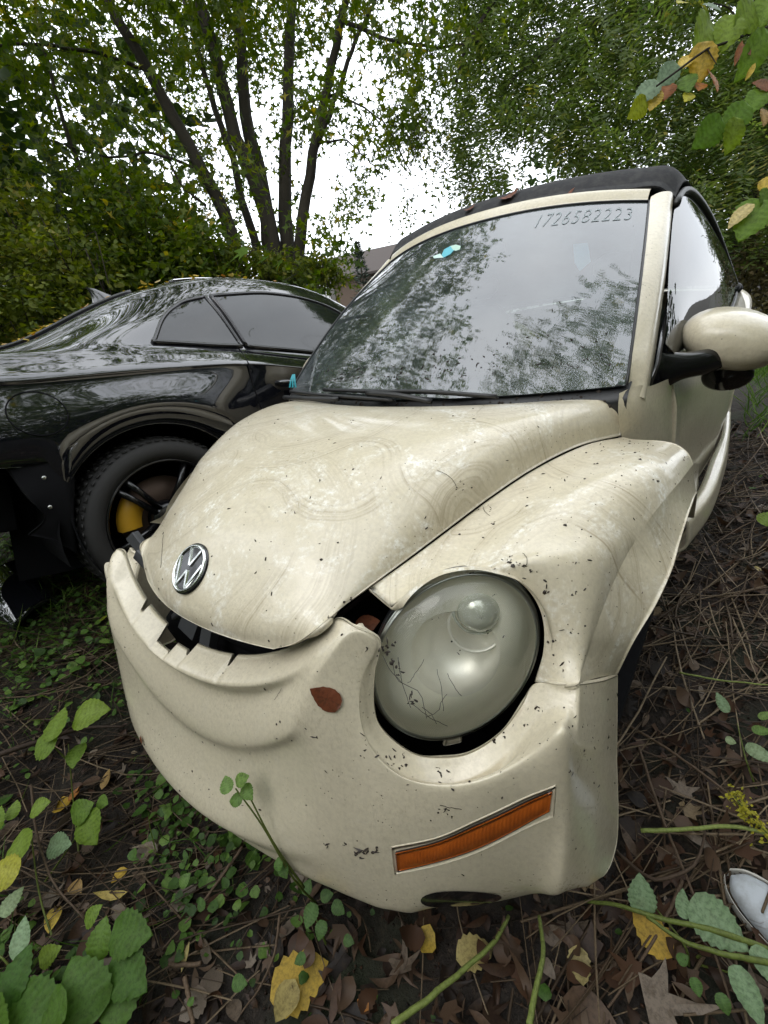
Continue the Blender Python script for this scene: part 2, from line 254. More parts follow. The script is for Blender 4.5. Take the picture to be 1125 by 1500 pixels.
def bump(m, h, strength=.3, dist=.01):
    b = N(m, 'Bump'); b.inputs['Strength'].default_value = strength; b.inputs['Distance'].default_value = dist
    L(m, h, b.inputs['Height']); L(m, b.outputs[0], P_(m).inputs['Normal']); return b

def cream_paint(name, wiped=1.0, speck=1.0):
    m = mat(name, (.66, .58, .42), .32, 0, Coat_Weight=.6, Coat_Roughness=.10)
    co = objco(m)
    base = (.60, .535, .395)
    # wiped dust: bundles of fine concentric streaks about several hand positions
    warp = N(m, 'TexNoise'); warp.inputs['Scale'].default_value = 5.0; warp.inputs['Detail'].default_value = 2; L(m, co, warp.inputs['Vector'])
    wa = N(m, 'VectorMath', operation='MULTIPLY_ADD'); wa.inputs[1].default_value = (.05, .05, .05); L(m, warp.outputs['Color'], wa.inputs[0]); L(m, co, wa.inputs[2])
    total = None
    for k, (cx, cy, cz, r0, r1, ph) in enumerate(((-.05, -1.25, .9, .16, .30, 0), (-.22, -1.55, .8, .10, .24, 1), (.35, -1.02, .9, .08, .20, 2), (.10, -1.75, .8, .12, .30, 3), (.48, -1.35, .9, .10, .22, 4), (-.35, -1.15, .9, .10, .26, 5), (.25, -1.5, .85, .05, .16, 6), (.80, -1.0, 1.1, .22, .42, 7), (.75, -1.5, 1.0, .16, .34, 8))):
        sb = N(m, 'VectorMath', operation='SUBTRACT'); sb.inputs[1].default_value = (cx, cy, cz); L(m, wa.outputs[0], sb.inputs[0])
        sc_ = N(m, 'VectorMath', operation='MULTIPLY'); sc_.inputs[1].default_value = (1, 1, .35); L(m, sb.outputs[0], sc_.inputs[0])
        ln = N(m, 'VectorMath', operation='LENGTH'); L(m, sc_.outputs[0], ln.inputs[0]); r = ln.outputs['Value']
        n1 = N(m, 'TexNoise', noise_dimensions='1D'); n1.inputs['Scale'].default_value = 120; n1.inputs['Detail'].default_value = 4; n1.inputs['Roughness'].default_value = .65
        L(m, fmath(m, 'ADD', r, ph*3.7), n1.inputs['W'])
        w0 = N(m, 'MapRange', interpolation_type='SMOOTHSTEP'); w0.inputs[1].default_value = r0*.6; w0.inputs[2].default_value = r0; L(m, r, w0.inputs[0])
        w1 = N(m, 'MapRange', interpolation_type='SMOOTHSTEP'); w1.inputs[1].default_value = r1; w1.inputs[2].default_value = r1*1.12; w1.inputs[3].default_value = 1; w1.inputs[4].default_value = 0; L(m, r, w1.inputs[0])
        sel_ = ramp(m, noise(m, sb.outputs[0], 4.5, 2, .5), .41, .54)
        t_ = fmath(m, 'MULTIPLY', fmath(m, 'MULTIPLY', ramp(m, n1.outputs['Fac'], .42, .72), fmath(m, 'MULTIPLY', w0.outputs[0], w1.outputs[0])), sel_)
        n2_ = N(m, 'TexNoise', noise_dimensions='1D'); n2_.inputs['Scale'].default_value = 22; n2_.inputs['Detail'].default_value = 1; L(m, fmath(m, 'ADD', r, ph*1.3), n2_.inputs['W'])
        t_ = fmath(m, 'MULTIPLY', t_, ramp(m, n2_.outputs['Fac'], .42, .62))
        total = t_ if total is None else fmath(m, 'MAXIMUM', total, t_)
    st = fmath(m, 'MULTIPLY', total, ramp(m, noise(m, co, 16, 5, .7), .26, .50))
    # dust grain
    g = ramp(m, noise(m, co, 95, 5, .7), .42, .68); g2 = ramp(m, noise(m, objco(m, (60, 60, 22)), 3.2, 4, .75), .50, .72)
    patchy = ramp(m, noise(m, co, 5, 4, .6), .35, .7)
    c = mixc(m, fmath(m, 'MULTIPLY', g, .40), base, (.42, .37, .28))
    c = mixc(m, fmath(m, 'MULTIPLY', fmath(m, 'MULTIPLY', g2, patchy), .60*speck), c, (.36, .30, .20))
    c = mixc(m, fmath(m, 'MULTIPLY', st, .82*wiped), c, (.31, .25, .16))
    wh_ = ramp(m, noise(m, objco(m, (1, 1, 1), (.4, .2, .9)), 5, 6, .75, 1.6), .50, .66)
    c = mixc(m, fmath(m, 'MULTIPLY', fmath(m, 'MULTIPLY', wh_, ramp(m, noise(m, co, 90, 3, .7), .42, .62)), .85*wiped), c, (.84, .83, .77))
    # little dark spots
    v = N(m, 'TexVoronoi', feature='F1'); v.inputs['Scale'].default_value = 70; L(m, co, v.inputs['Vector'])
    spots = ramp(m, v.outputs['Distance'], .06, .14, (1, 1, 1, 1), (0, 0, 0, 1))
    sel = ramp(m, noise(m, co, 9, 2), .52, .62)
    c = mixc(m, fmath(m, 'MULTIPLY', fmath(m, 'MULTIPLY', spots, sel), .75*speck), c, (.09, .07, .045))
    L(m, c, P_(m).inputs['Base Color'])
    r = N(m, 'MapRange'); r.inputs[3].default_value = .26; r.inputs[4].default_value = .55
    L(m, fmath(m, 'ADD', fmath(m, 'MULTIPLY', g, .5), fmath(m, 'MULTIPLY', patchy, .5)), r.inputs[0]); L(m, r.outputs[0], P_(m).inputs['Roughness'])
    # rain beads
    vb = N(m, 'TexVoronoi', feature='SMOOTH_F1'); vb.inputs['Scale'].default_value = 130; L(m, co, vb.inputs['Vector'])
    bd = fmath(m, 'ADD', fmath(m, 'MULTIPLY', ramp(m, vb.outputs['Distance'], .0, .35, (1, 1, 1, 1), (0, 0, 0, 1)), .35), g)
    bump(m, bd, .16, .0012)
    return m
M = {}
M['cream'] = cream_paint('cream_paint_wiped', 1.0, 1.0)
M['cream_b'] = cream_paint('cream_paint_dirty', .12, 1.25)
M['plastic'] = mat('black_plastic', (.012, .012, .013), .42)
M['plastic_shiny'] = mat('gloss_black_plastic', (.008, .008, .009), .12, 0, Coat_Weight=.3)
M['dark'] = mat('engine_bay_black', (.008, .008, .009), .95); P_(M['dark']).inputs['Specular IOR Level'].default_value = .1
M['greyplastic'] = mat('grey_plastic', (.12, .125, .13), .5)
M['chrome'] = mat('chrome', (.72, .74, .72), .08, 1.0)
M['chrome_dull'] = mat('dull_bezel', (.52, .53, .50), .28, 1.0)
M['rubber'] = mat('rubber_tyre', (.022, .021, .02), .75)
def reflector_mat():
    m = mat('reflector', (.88, .86, .78), .36, .3); co = objco(m)
    L(m, mixc(m, noise(m, co, 14, 3), (.92, .90, .82), (.78, .76, .68)), P_(m).inputs['Base Color'])
    return m
M['reflector'] = reflector_mat()
M['dome'] = mat('bulb_glass', (.55, .57, .50), .1, .3, Coat_Weight=.8)
M['fluted'] = mat('fluted_reflector', (.90, .88, .76), .5, .1); wf_ = N(M['fluted'], 'TexWave', bands_direction='DIAGONAL'); wf_.inputs['Scale'].default_value = 150; L(M['fluted'], objco(M['fluted']), wf_.inputs['Vector']); bump(M['fluted'], wf_.outputs['Fac'], .35, .001)

def glass_mat(name, tint, refl=1.5, dust=.1, dustcol=(.42, .48, .48), rough=.0, streak=0, alpha=.55):
    m = bpy.data.materials.new(name); m.use_nodes = True; nt = m.node_tree; nt.nodes.clear()
    out = N(m, 'OutputMaterial'); tr = N(m, 'BsdfTransparent'); tr.inputs[0].default_value = (*tint, 1)
    gl = N(m, 'BsdfGlossy'); gl.inputs['Roughness'].default_value = rough
    fr = N(m, 'Fresnel'); fr.inputs['IOR'].default_value = refl
    df = N(m, 'BsdfDiffuse'); df.inputs[0].default_value = (*dustcol, 1)
    m1 = N(m, 'MixShader'); m2 = N(m, 'MixShader'); co = objco(m)
    nz = ramp(m, noise(m, co, 60, 5, .7), .35, .75); nb = ramp(m, noise(m, co, 4, 4, .6), .3, .75)
    f = fmath(m, 'MULTIPLY', fmath(m, 'ADD', fmath(m, 'MULTIPLY', nz, .6), .5), fmath(m, 'MULTIPLY', fmath(m, 'ADD', nb, .5), dust))
    L(m, f, m1.inputs[0]); L(m, tr.outputs[0], m1.inputs[1]); L(m, df.outputs[0], m1.inputs[2])
    L(m, fr.outputs[0], m2.inputs[0]); L(m, m1.outputs[0], m2.inputs[1]); L(m, gl.outputs[0], m2.inputs[2])
    if streak:
        b = N(m, 'Bump'); b.inputs['Strength'].default_value = streak; b.inputs['Distance'].default_value = .002
        L(m, noise(m, objco(m, (30, 6, 6)), 1.6, 3, .6), b.inputs['Height']); L(m, b.outputs[0], gl.inputs['Normal']); L(m, b.outputs[0], fr.inputs['Normal'])
    L(m, m2.outputs[0], out.inputs[0])
    return m
M['windshield'] = glass_mat('windshield_glass', (.42, .52, .49), 2.5, .14, (.38, .46, .48), .02, .10)
M['sideglass'] = glass_mat('side_glass', (.22, .27, .24), 1.6, .05, (.3, .36, .32), .01, .1)
M['lens'] = glass_mat('lamp_lens', (.96, .96, .93), 1.5, .05, (.5, .49, .43), .03, 0)
M['tint'] = glass_mat('dark_tinted_glass', (.03, .035, .045), 1.7, .06, (.25, .3, .33), .02, .1)

def black_paint():
    m = mat('black_paint', (.006, .007, .010), .12, 0, Coat_Weight=1.0, Coat_Roughness=.03, IOR=1.7)
    co = objco(m)
    d = ramp(m, noise(m, co, 40, 5, .7), .5, .8); d2 = ramp(m, noise(m, co, 2.5, 3), .4, .7)
    L(m, mixc(m, fmath(m, 'MULTIPLY', fmath(m, 'MULTIPLY', d, d2), .16), (.006, .0065, .009), (.09, .085, .075)), P_(m).inputs['Base Color'])
    r = N(m, 'MapRange'); r.inputs[3].default_value = .04; r.inputs[4].default_value = .25; L(m, d, r.inputs[0]); L(m, r.outputs[0], P_(m).inputs['Roughness'])
    bump(m, noise(m, co, 3.5, 2), .03, .008)
    return m
M['black'] = black_paint()
def fabric():
    m = mat('soft_top_cloth', (.018, .018, .02), .9); co = objco(m)
    L(m, mixc(m, ramp(m, noise(m, co, 30, 5, .7), .45, .8), (.016, .016, .018), (.05, .048, .045)), P_(m).inputs['Base Color'])
    bump(m, noise(m, co, 220, 2), .35, .002); return m
M['fabric'] = fabric()
def amber():
    m = mat('amber_lens', (.55, .13, .012), .18, 0, Coat_Weight=.6)
    w = N(m, 'TexWave', bands_direction='X'); w.inputs['Scale'].default_value = 60; L(m, objco(m), w.inputs['Vector'])
    L(m, mixc(m, noise(m, objco(m), 30, 3), (.46, .105, .010), (.24, .05, .006)), P_(m).inputs['Base Color'])
    bump(m, w.outputs['Fac'], .25, .002); return m
M['amber'] = amber()

# ================================================================ CREAM CONVERTIBLE
from mathutils.bvhtree import BVHTree
def bvh_of(o, off=None):
    me = o.data; M4 = PM[o.name]['M']
    V = [Vector(M4[:3, :3] @ np.array(v.co) + M4[:3, 3]) for v in me.vertices]
    return BVHTree.FromPolygons(V, [tuple(p.vertices) for p in me.polygons])
def near(b, p, off=0.0, side=(0, -.3, 1)):
    q, n, i, d = b.find_nearest(Vector(p))
    n = np.array(n); 
    if n @ np.array(side) < 0: n = -n
    return np.array(q)+n*off, n

car = thing('convertible_car', 'cream rounded two-door convertible with black soft top, pulled-off front bumper and dirty wiped bonnet', 'car', (0, 2.0, 0))

# --- bumper (sits a few centimetres out of place, turned about its left corner)
TH, PH = .074, -.024
def bw(P):
    Q = np.asarray(P, float)-np.array([.6, .2, .5])
    c, s = math.cos(TH), math.sin(TH); Q = Q @ np.array([[c, -s, 0], [s, c, 0], [0, 0, 1]]).T
    c, s = math.cos(PH), math.sin(PH); Q = Q @ np.array([[c, 0, s], [0, 1, 0], [-s, 0, c]]).T
    return Q+np.array([.584, .175, .48])
half = np.array(NETS['bumper']); ci = NETS['bumper_crease']
mir = half[1:][::-1]*np.array([-1, 1, 1]); net = np.concatenate([mir, half]); nc = len(half)-1
BG = patch(net, 420, 110, cu=(nc-ci, nc+ci), cv=(8, 9))
def relax(G, it, w):
    for _ in range(it):
        Av = G.copy(); Av[1:-1, 1:-1] = .25*(G[:-2, 1:-1]+G[2:, 1:-1]+G[1:-1, :-2]+G[1:-1, 2:])
        G = G+(Av-G)*w[..., None]
    return G
def sst(a, b, x): t = np.clip((x-a)/(b-a), 0, 1); return t*t*(3-2*t)
ax_ = np.abs(BG[..., 0]); jj = np.arange(110)[None, :]/109
wr = sst(.36, .44, ax_)*(1-sst(.53, .60, ax_))*sst(.12, .2, jj)*(1-sst(.80, .90, jj))
wr = np.maximum(wr, sst(.56, .62, ax_)*(1-sst(.775, .79, ax_))*sst(.05, .12, jj)*(1-sst(.74, .80, jj)))
wr = np.maximum(wr, .8*sst(.71, .74, ax_)*(1-sst(.79, .80, ax_))*sst(.6, .7, jj)*(1-sst(.92, .97, jj)))
BG = relax(BG, 160, wr)
BG = relax(BG, 26, sst(.765, .785, ax_)*(1-sst(.835, .85, ax_))*(1-sst(.45, .75, jj)))
for e_ in range(8): BG[2:-2, 1] = BG[2:-2, 1]*.5+.25*(BG[1:-3, 1]+BG[3:-1, 1]); BG[2:-2, 0] = BG[2:-2, 0]*.5+.25*(BG[1:-3, 0]+BG[3:-1, 0])
BG = relax(BG, 3, np.full(BG.shape[:2], .5)*(1-sst(.78, .82, ax_)))
BG[..., 0] *= 1-.125*np.clip((-BG[..., 0]-.12)/.35, 0, 1)
BG = bw(BG)
# broken notches and slots along the lip on the far side
xs = BG[:, -1, 0]; lipn = 8
for (a, b, dep) in ((-.262, -.250, .5), (-.15, -.085, .85), (-.085, -.03, .4), (-.03, -.018, .62), (.118, .128, .5)):
    for i in np.where((xs > a) & (xs < b))[0]:
        if dep == 0: continue
        k0 = 110-lipn-1
        for j in range(k0+1, 110):
            t = (j-k0)/(lipn); BG[i, j] = BG[i, k0]+(BG[i, j]-BG[i, k0])*(1-dep*.75)
bumper = panel('front_bumper', BG, M['cream_b'], car, hem=.014, flip=False)
bb = bvh_of(bumper)

# --- bonnet
Ed = np.array(NETS['hood_edge']); Ce = np.array(NETS['hood_c'])
nr = len(Ed); cols = 13
phi = np.linspace(0, math.pi/2, cols)
Hn = np.zeros((nr, 2*cols-1, 3))
for i in range(nr):
    pw = np.interp(i, [0, 2, 4, 6, 10], [1.0, .95, .80, .66, .50])   # boxier towards the windscreen
    sx = np.sin(phi)**(pw if i else 1.0); cz = np.cos(phi)**pw
    if i == 0: sx = np.linspace(0, 1, cols); cz = 1-sx**2.2
    crown = .0
    x = Ed[i, 0]*sx; 
    ty = (np.abs(sx))**2.0; y = Ce[i, 1]+(Ed[i, 1]-Ce[i, 1])*ty
    z = Ed[i, 2]+(Ce[i, 2]-Ed[i, 2])*cz
    if i >= 7: z = z + np.interp(i, [7, 10], [.008, .030])*np.clip(sx, 0, 1)**3*np.clip((1-sx)/.06, 0, 1)
    Hn[i, cols-1:] = np.stack([x, y, z], -1); Hn[i, :cols] = Hn[i, cols-1:][::-1]*np.array([-1, 1, 1])
HG = patch(Hn, 110, 161)
HG = relax(HG, 20, np.ones(HG.shape[:2]))
HG[..., 0] = np.where(HG[..., 0] < 0, HG[..., 0]*np.interp(HG[..., 1], [.15, .32, .48, .7, 1.0], [.80, .87, 1.0, 1.035, 1.0]), HG[..., 0])
hood = panel('bonnet', HG, M['cream'], car, hem=.012, flip=True)
hb = bvh_of(hood)
# rubber seal and dark lining under the bonnet edge
hd = MB(); ring = np.concatenate([HG[::-1, 0], HG[0], HG[:, -1]]); c0 = np.array([0, .75, .8])
rin = ring+(c0-ring)*np.array([.10, .10, .0])+np.array([0, 0, -.06]); rin2 = ring+(c0-ring)*.02+np.array([0, 0.004, -.016])
hd.grid(np.stack([rin2, rin], 1)); hd.obj('bonnet_seal', M['plastic'], car)

# --- front wings
FG = patch(NETS['fender'], 120, 60, cu=(8, 9))
FG = relax(FG, 40, np.ones(FG.shape[:2]))
panel('front_wing', FG, M['cream'], car, hem=.014, flip=True, sides='ABC')
FGm = FG*np.array([-1, 1, 1]); FGm[..., 0] *= np.interp(FGm[..., 1], [.1, .5, 1.0], [.70, .78, .97]); FGm[..., 2] -= .03; panel('front_wing', FGm, M['cream'], car, hem=.014, flip=False, sides='ABC')
fb = bvh_of(bpy.data.objects['front_wing'])
bn_ = np.array(NETS['band']); inn_ = np.concatenate([FG[:, -1], bn_[-3:, 0]])
def resamp(P, n):
    d = np.concatenate([[0], np.cumsum(np.linalg.norm(np.diff(P, axis=0), axis=1))]); t = np.linspace(0, d[-1], n); return np.stack([np.interp(t, d, P[:, k]) for k in range(3)], 1)
I_ = resamp(inn_, 140); O_ = resamp(spline(bn_[:, -1], 300), 140)
BD = np.stack([I_+(O_-I_)*t+np.array([-.003, 0, 0])*math.sin(math.pi*t) for t in np.linspace(0, 1, 12)], 1)
panel('wheel_arch_flare', BD, M['cream'], car, hem=.03, flip=True, sides='D')
panel('wheel_arch_flare', BD*np.array([-1, 1, 1]), M['cream'], car, hem=.03, sides='D')

# --- engine bay floor, inner wings, bumper beam
ib = MB()
ins = np.array([[.70, 1.2, .72], [.62, .75, .74], [.40, .44, .66], [.28, .28, .64], [0, .24, .62]])
full = np.concatenate([ins, ins[:-1][::-1]*np.array([-1, 1, 1])])
ib.add(np.concatenate([full, full*np.array([1, 1, .3])]), [tuple(range(len(full)))]+[(i, i+1, i+1+len(full), i+len(full)) for i in range(len(full)-1)])
ib.obj('engine_bay_liner', M['dark'], car, smooth=False)
core = MB()
for zc, yo, r in ((.60, .215, .045), (.44, .20, .06), (.52, .25, .07)):
    xx = np.linspace(-.42, .40, 24); core.tube(np.stack([xx, yo+.28*xx**2+.03*xx, np.full(24, zc)], 1), r, 10)
core.obj('bumper_beam', M['dark'], car)
M['bracket'] = mat('bracket_grey', (.045, .047, .05), .55)
gp = MB()
for (x, z, w, h, a) in ((-.36, .70, .05, .018, .5), (-.27, .645, .035, .022, -.3), (-.12, .60, .03, .03, .4), (-.04, .585, .02, .035, .1), (-.44, .74, .03, .02, .9), (-.2, .60, .05, .01, -.6)):
    R = np.array(Matrix.Rotation(a, 3, 'Y') @ Matrix.Rotation(-.5, 3, 'X'))
    gp.box((x, .15+.35*x*x, z), (w, .012, h), R, bev=.004)
gp.obj('broken_bracket', M['bracket'], car, smooth=False)
# wheel housing (dark) and lamp bucket behind both lamps
for sx in (1, -1):
    wh = MB(); th = np.linspace(-.35, math.pi+.2, 26)
    arc = np.stack([np.zeros(26), .83-.375*np.cos(th), .31+.40*np.sin(th)], 1)
    G = np.stack([arc+np.array([.80*sx, 0, 0]), arc*1+np.array([.50*sx, 0, 0])], 1)
    wh.grid(G); wh.add([(.50*sx, .47, .1), (.50*sx, 1.3, .1), (.50*sx, 1.3, .8), (.50*sx, .50, .8)], [(0, 1, 2, 3)])
    wh.obj('wheel_housing', M['dark'], car)

# --- headlight
LC = np.array([.576, .317, .671]); LN = np.array([.569, -.736, .367]); LN /= np.linalg.norm(LN)
E1 = np.array([.704, .205, -.681]); E1 -= LN*(E1@LN); E1 /= np.linalg.norm(E1); E2 = np.cross(LN, E1); E2 = E2 if E2[2] > 0 else -E2
R1, R2 = .132, .172
BOWL = (.012, -.006); DOME = (-.008, .090)
MIR = np.array([-1, 1, 1]); MIO = np.array([.10, .05, -.03])
def lampring(rho, dep, k=72, C=None, N_=None, mirror=False):
    a = np.arange(k)*2*math.pi/k
    P = LC+LN*dep+rho*(np.cos(a)[:, None]*E1*R1+np.sin(a)[:, None]*E2*R2)
    return P*MIR+MIO if mirror else P
def lampsurf(name, prof, material, parent, mirror=False, k=72):
    mb = MB(); V = np.concatenate([lampring(r, d, k, mirror=mirror) for r, d in prof]); F = []
    for i in range(len(prof)-1):
        for j in range(k): F.append((i*k+j, i*k+(j+1) % k, (i+1)*k+(j+1) % k, (i+1)*k+j))
    if prof[-1][0] < .05: F.append(tuple((len(prof)-1)*k+j for j in range(k)))
    return obj(name, V, F, material, parent)
def lamp_local(px, py_, dep): return LC+LN*dep+E1*px+E2*py_
for mirror in (False, True):
    mm = np.array([-1, 1, 1]) if mirror else np.array([1, 1, 1])
    hl = lampsurf('headlight', [(1.045, -.06), (1.045, -.022), (1.042, -.010), (1.025, -.005), (1.018, -.006), (1.005, .001), (.985, .002), (.975, -.004)], M['chrome_dull'], car, mirror)
    lampsurf('bezel_gasket', [(1.04, -.07), (1.055, -.045), (1.055, -.032), (1.045, -.026), (1.04, -.028)], M['plastic'], hl, mirror)
    lampsurf('lens', [(.985, .000), (.96, .009), (.90, .018), (.8, .026), (.65, .034), (.45, .041), (.25, .045), (.02, .047)], M['lens'], hl, mirror)
    # fluted shallow ring, then a deep round bowl low in it and a glass dome above
    k_ = 72; aa = np.arange(k_+1)*2*math.pi/k_
    def ell(r_, dep): return LC+LN*dep+r_*(np.cos(aa)[:, None]*E1*R1+np.sin(aa)[:, None]*E2*R2)
    bc_ = (BOWL[0], BOWL[1]); 
    def circ(r_, dep): return LC+LN*dep+E1*bc_[0]+E2*bc_[1]+r_*(np.cos(aa)[:, None]*E1+np.sin(aa)[:, None]*E2)
    rings = [ell(.985, -.004), ell(.96, -.016), ell(.9, -.026)*.8+circ(.084, -.040)*.2, ell(.8, -.034)*.45+circ(.084, -.044)*.55, circ(.086, -.046), circ(.083, -.050), circ(.078, -.064), circ(.066, -.084), circ(.046, -.099), circ(.024, -.106), circ(.002, -.108)]
    G_ = np.array(rings); G_ = G_*MIR+MIO if mirror else G_
    obj('housing', G_[:5].reshape(-1, 3), grid_faces(5, k_+1), M['fluted'], hl)
    obj('reflector_bowl', G_[4:].reshape(-1, 3), grid_faces(7, k_+1), M['reflector'], hl)
    d = MB(); nn = LN*mm; o_ = MIO if mirror else 0; c3 = lamp_local(DOME[0], DOME[1], -.058)*mm+o_
    d.lathe([(.050, .004), (.049, .010), (.046, .011), (.044, .004)], c3, nn, 40); d.lathe([(.041, 0), (.041, .012), (.037, .026), (.028, .037), (.016, .043), (.001, .045)], c3, nn, 36)
    d.obj('bulb_dome', M['dome'], hl)
    d = MB(); c4 = lamp_local(DOME[0]+.020, DOME[1]-.028, -.062)*mm+o_; d.lathe([(.056, .000), (.055, .006), (.051, .006), (.050, -.002)], c4, nn, 40); d.obj('trim_ring', M['reflector'], hl)

# body-coloured and black tabs below the lamp, dark cavity already behind
tb = MB()
for (a, w) in ((-2.05, .02),):
    p0 = LC+LN*-.004+1.03*(math.cos(a)*E1*R1+math.sin(a)*E2*R2); 
tab = [at_l for at_l in ()]
TBN = []
for (a, b_) in ((1.045, -.010), (1.09, -.012), (1.17, -.020)):
    TBN.append([LC+LN*b_+a*(math.cos(q)*E1*R1+math.sin(q)*E2*R2) for q in (-.86, -.80, -.74, -.68)])
panel('mounting_tab', patch(TBN, 8, 8), M['cream_b'], car, hem=.006, flip=False)
# --- badge
bc, bn = near(hb, (0, .17, .803)); bn = bn/np.linalg.norm(bn)
bx = np.array([1., 0, 0]); by = np.cross(bn, bx); by = by if by[2] > 0 else -by
def badge_pt(u, v, h): return bc+bx*u+by*v+bn*h
RB = .056
bd = MB(); bd.lathe([(RB+.003, -.006), (RB+.003, .003), (RB+.001, .005), (RB-.002, .005), (.001, .004)], bc, bn, 48)
badge = bd.obj('badge', M['plastic_shiny'], car)
br = MB(); br.lathe([(RB, .003), (RB-.001, .0075), (RB-.004, .009), (RB-.0075, .0075), (RB-.0085, .003)], bc, bn, 56)
br.obj('badge_ring', M['chrome'], badge)
bl = MB()
def bar(p, q, w=.0048):
    p = np.array(p); q = np.array(q); d = q-p; d = d/np.linalg.norm(d); n2 = np.array([-d[1], d[0]])
    V = []
    for (pt) in (p, q):
        for s, h in ((-1, .003), (-.55, .0078), (.55, .0078), (1, .003)): uv = pt+n2*w*s; V.append(badge_pt(uv[0], uv[1], h))
    bl.add(V, [(0, 1, 5, 4), (1, 2, 6, 5), (2, 3, 7, 6), (0, 3, 2, 1), (4, 5, 6, 7)])
r0 = RB-.007
V1 = (-.021, r0*.90); V2 = (.021, r0*.90); VB = (0, .003)
bar(V1, (-.001, .006)); bar(V2, (.001, .006))
bar((-r0*.93, .017), (-.019, -r0*.88)); bar((-.019, -r0*.88), (0, -.006)); bar((0, -.006), (.019, -r0*.88)); bar((.019, -r0*.88), (r0*.93, .017))
bl.obj('badge_letters', M['chrome'], badge, smooth=False)

# --- windscreen, header rail and A pillars
def wbot(x): return np.array([x, 1.015+.105*(x/.66)**2, .945+.008*(x/.66)**2])
def wtop(x): return np.array([x, 1.722+.123*(abs(x)/.558)**2, 1.449-.061*(abs(x)/.558)**2.2])
us = np.linspace(-1, 1, 41)
def wside(t): return .672+(.562-.672)*t+.006*math.sin(math.pi*t)
WG = []
for t in np.linspace(0, 1, 25):
    row = []
    for u in us:
        xw = wside(t)*u; b = wbot(.66*u); tp = wtop(.558*u); p = b+(tp-b)*t; p[0] = xw
        p += np.array([0, -.5, .87])*.03*math.sin(math.pi*t)
        row.append(p)
    WG.append(row)
WG = np.array(WG)
ws = obj('windscreen', WG.reshape(-1, 3), grid_faces(25, 41, True), M['windshield'], car)
def wpt(u, t, off=0.0):
    i = t*24; j = (u+1)/2*40; i0 = min(int(i), 23); j0 = min(int(j), 39); a = i-i0; b = j-j0
    p = (WG[i0, j0]*(1-a)*(1-b)+WG[i0+1, j0]*a*(1-b)+WG[i0, j0+1]*(1-a)*b+WG[i0+1, j0+1]*a*b)
    n = np.cross(WG[i0, j0+1]-WG[i0, j0], WG[i0+1, j0]-WG[i0, j0]); n /= np.linalg.norm(n)
    if n[2] < 0: n = -n
    return p+n*off
# black border band printed on the inside of the glass
fr = MB()
def strip(pa, pb): fr.grid(np.stack([np.array(pa), np.array(pb)], 1))
ts = np.linspace(0, 1, 25)
for s in (-1, 1): strip([wpt(s*1.0, t, -.005) for t in ts], [wpt(s*(.955), t, -.005) for t in ts])
strip([wpt(u, 0, -.005) for u in us], [wpt(u, .085, -.005) for u in us]); strip([wpt(u, 1, -.005) for u in us], [wpt(u, .975, -.005) for u in us])
fr.obj('windscreen_border', M['plastic'], ws)
# seal
sl = MB(); sl.tube([wpt(-1, t, .002) for t in ts], .004, 6); sl.tube([wpt(1, t, .002) for t in ts], .004, 6); sl.tube([wpt(u, 1, .002) for u in us], .004, 6)
sl.obj('windscreen_seal', M['plastic'], ws)
# header rail
HR = []
for u in np.linspace(-.99, .99, 41):
    a = wpt(u, 1, .003); fw = np.array([0, .5, .30]); fw /= np.linalg.norm(fw)
    HR.append([a+fw*.003, a+fw*.022+np.array([0, 0, .008]), a+fw*.048+np.array([0, 0, .010]), a+fw*.07+np.array([0, 0, -.004])])
panel('header_rail', patch(HR, 60, 12), M['cream_b'], car, hem=.02, sides='C', flip=False)
# A pillars
for s in (1, -1):
    PN = []
    for t in np.linspace(-.05, 1.03, 10):
        g = wpt(1, min(max(t, 0), 1), .003)
        if t < 0: g = g+np.array([.002, -.006, -.026])
        if t > 1: g = g+np.array([0, .02, .012])
        o = np.array([.712, 1.20, .925])+(np.array([.622, 1.90, 1.386])-np.array([.712, 1.20, .925]))*t
        o += np.array([.006, -.008, .022])*math.sin(math.pi*min(t, 1))
        k = np.array([o[0]-.006, o[1]+.05, o[2]-.02])
        m1 = g+(o-g)*.35+np.array([.001, -.004, .008]); m2 = g+(o-g)*.75+np.array([.008, -.004, .006])
        PN.append([np.array(q_)+(np.array([-.004, .010, -.006]) if t < 0 else 0) for q_ in (g, m1, m2, o, (o+k)/2+np.array([.003, 0, 0]), k)])
    PG = patch(PN, 60, 24)
    PG = PG*np.array([s, 1, 1])
    panel('windscreen_pillar', PG, M['cream_b'], car, hem=.02, flip=(s < 0), sides='')
# cowl side panels between wing, bonnet and door
for s in (1, -1):
    T0 = [(.660, 1.10, .937), (.690, 1.15, .943), (.712, 1.2, .928), (.735, 1.30, .918), (.7425, 1.386, .905)]
    T1 = [(.664, 1.08, .90), (.70, 1.14, .90), (.726, 1.22, .875), (.744, 1.31, .85), (.753, 1.386, .82)]
    T2 = [(.674, 1.112, .80), (.712, 1.16, .80), (.738, 1.24, .78), (.756, 1.32, .75), (.766, 1.386, .70)]
    T3 = [(.69, 1.15, .60), (.72, 1.18, .60), (.745, 1.25, .60), (.76, 1.33, .58), (.772, 1.386, .55)]
    G = patch([T0, T1, T2, T3], 30, 30)*np.array([s, 1, 1])
    panel('cowl_panel', G, M['cream_b'], car, hem=.008, flip=(s < 0), sides='D')
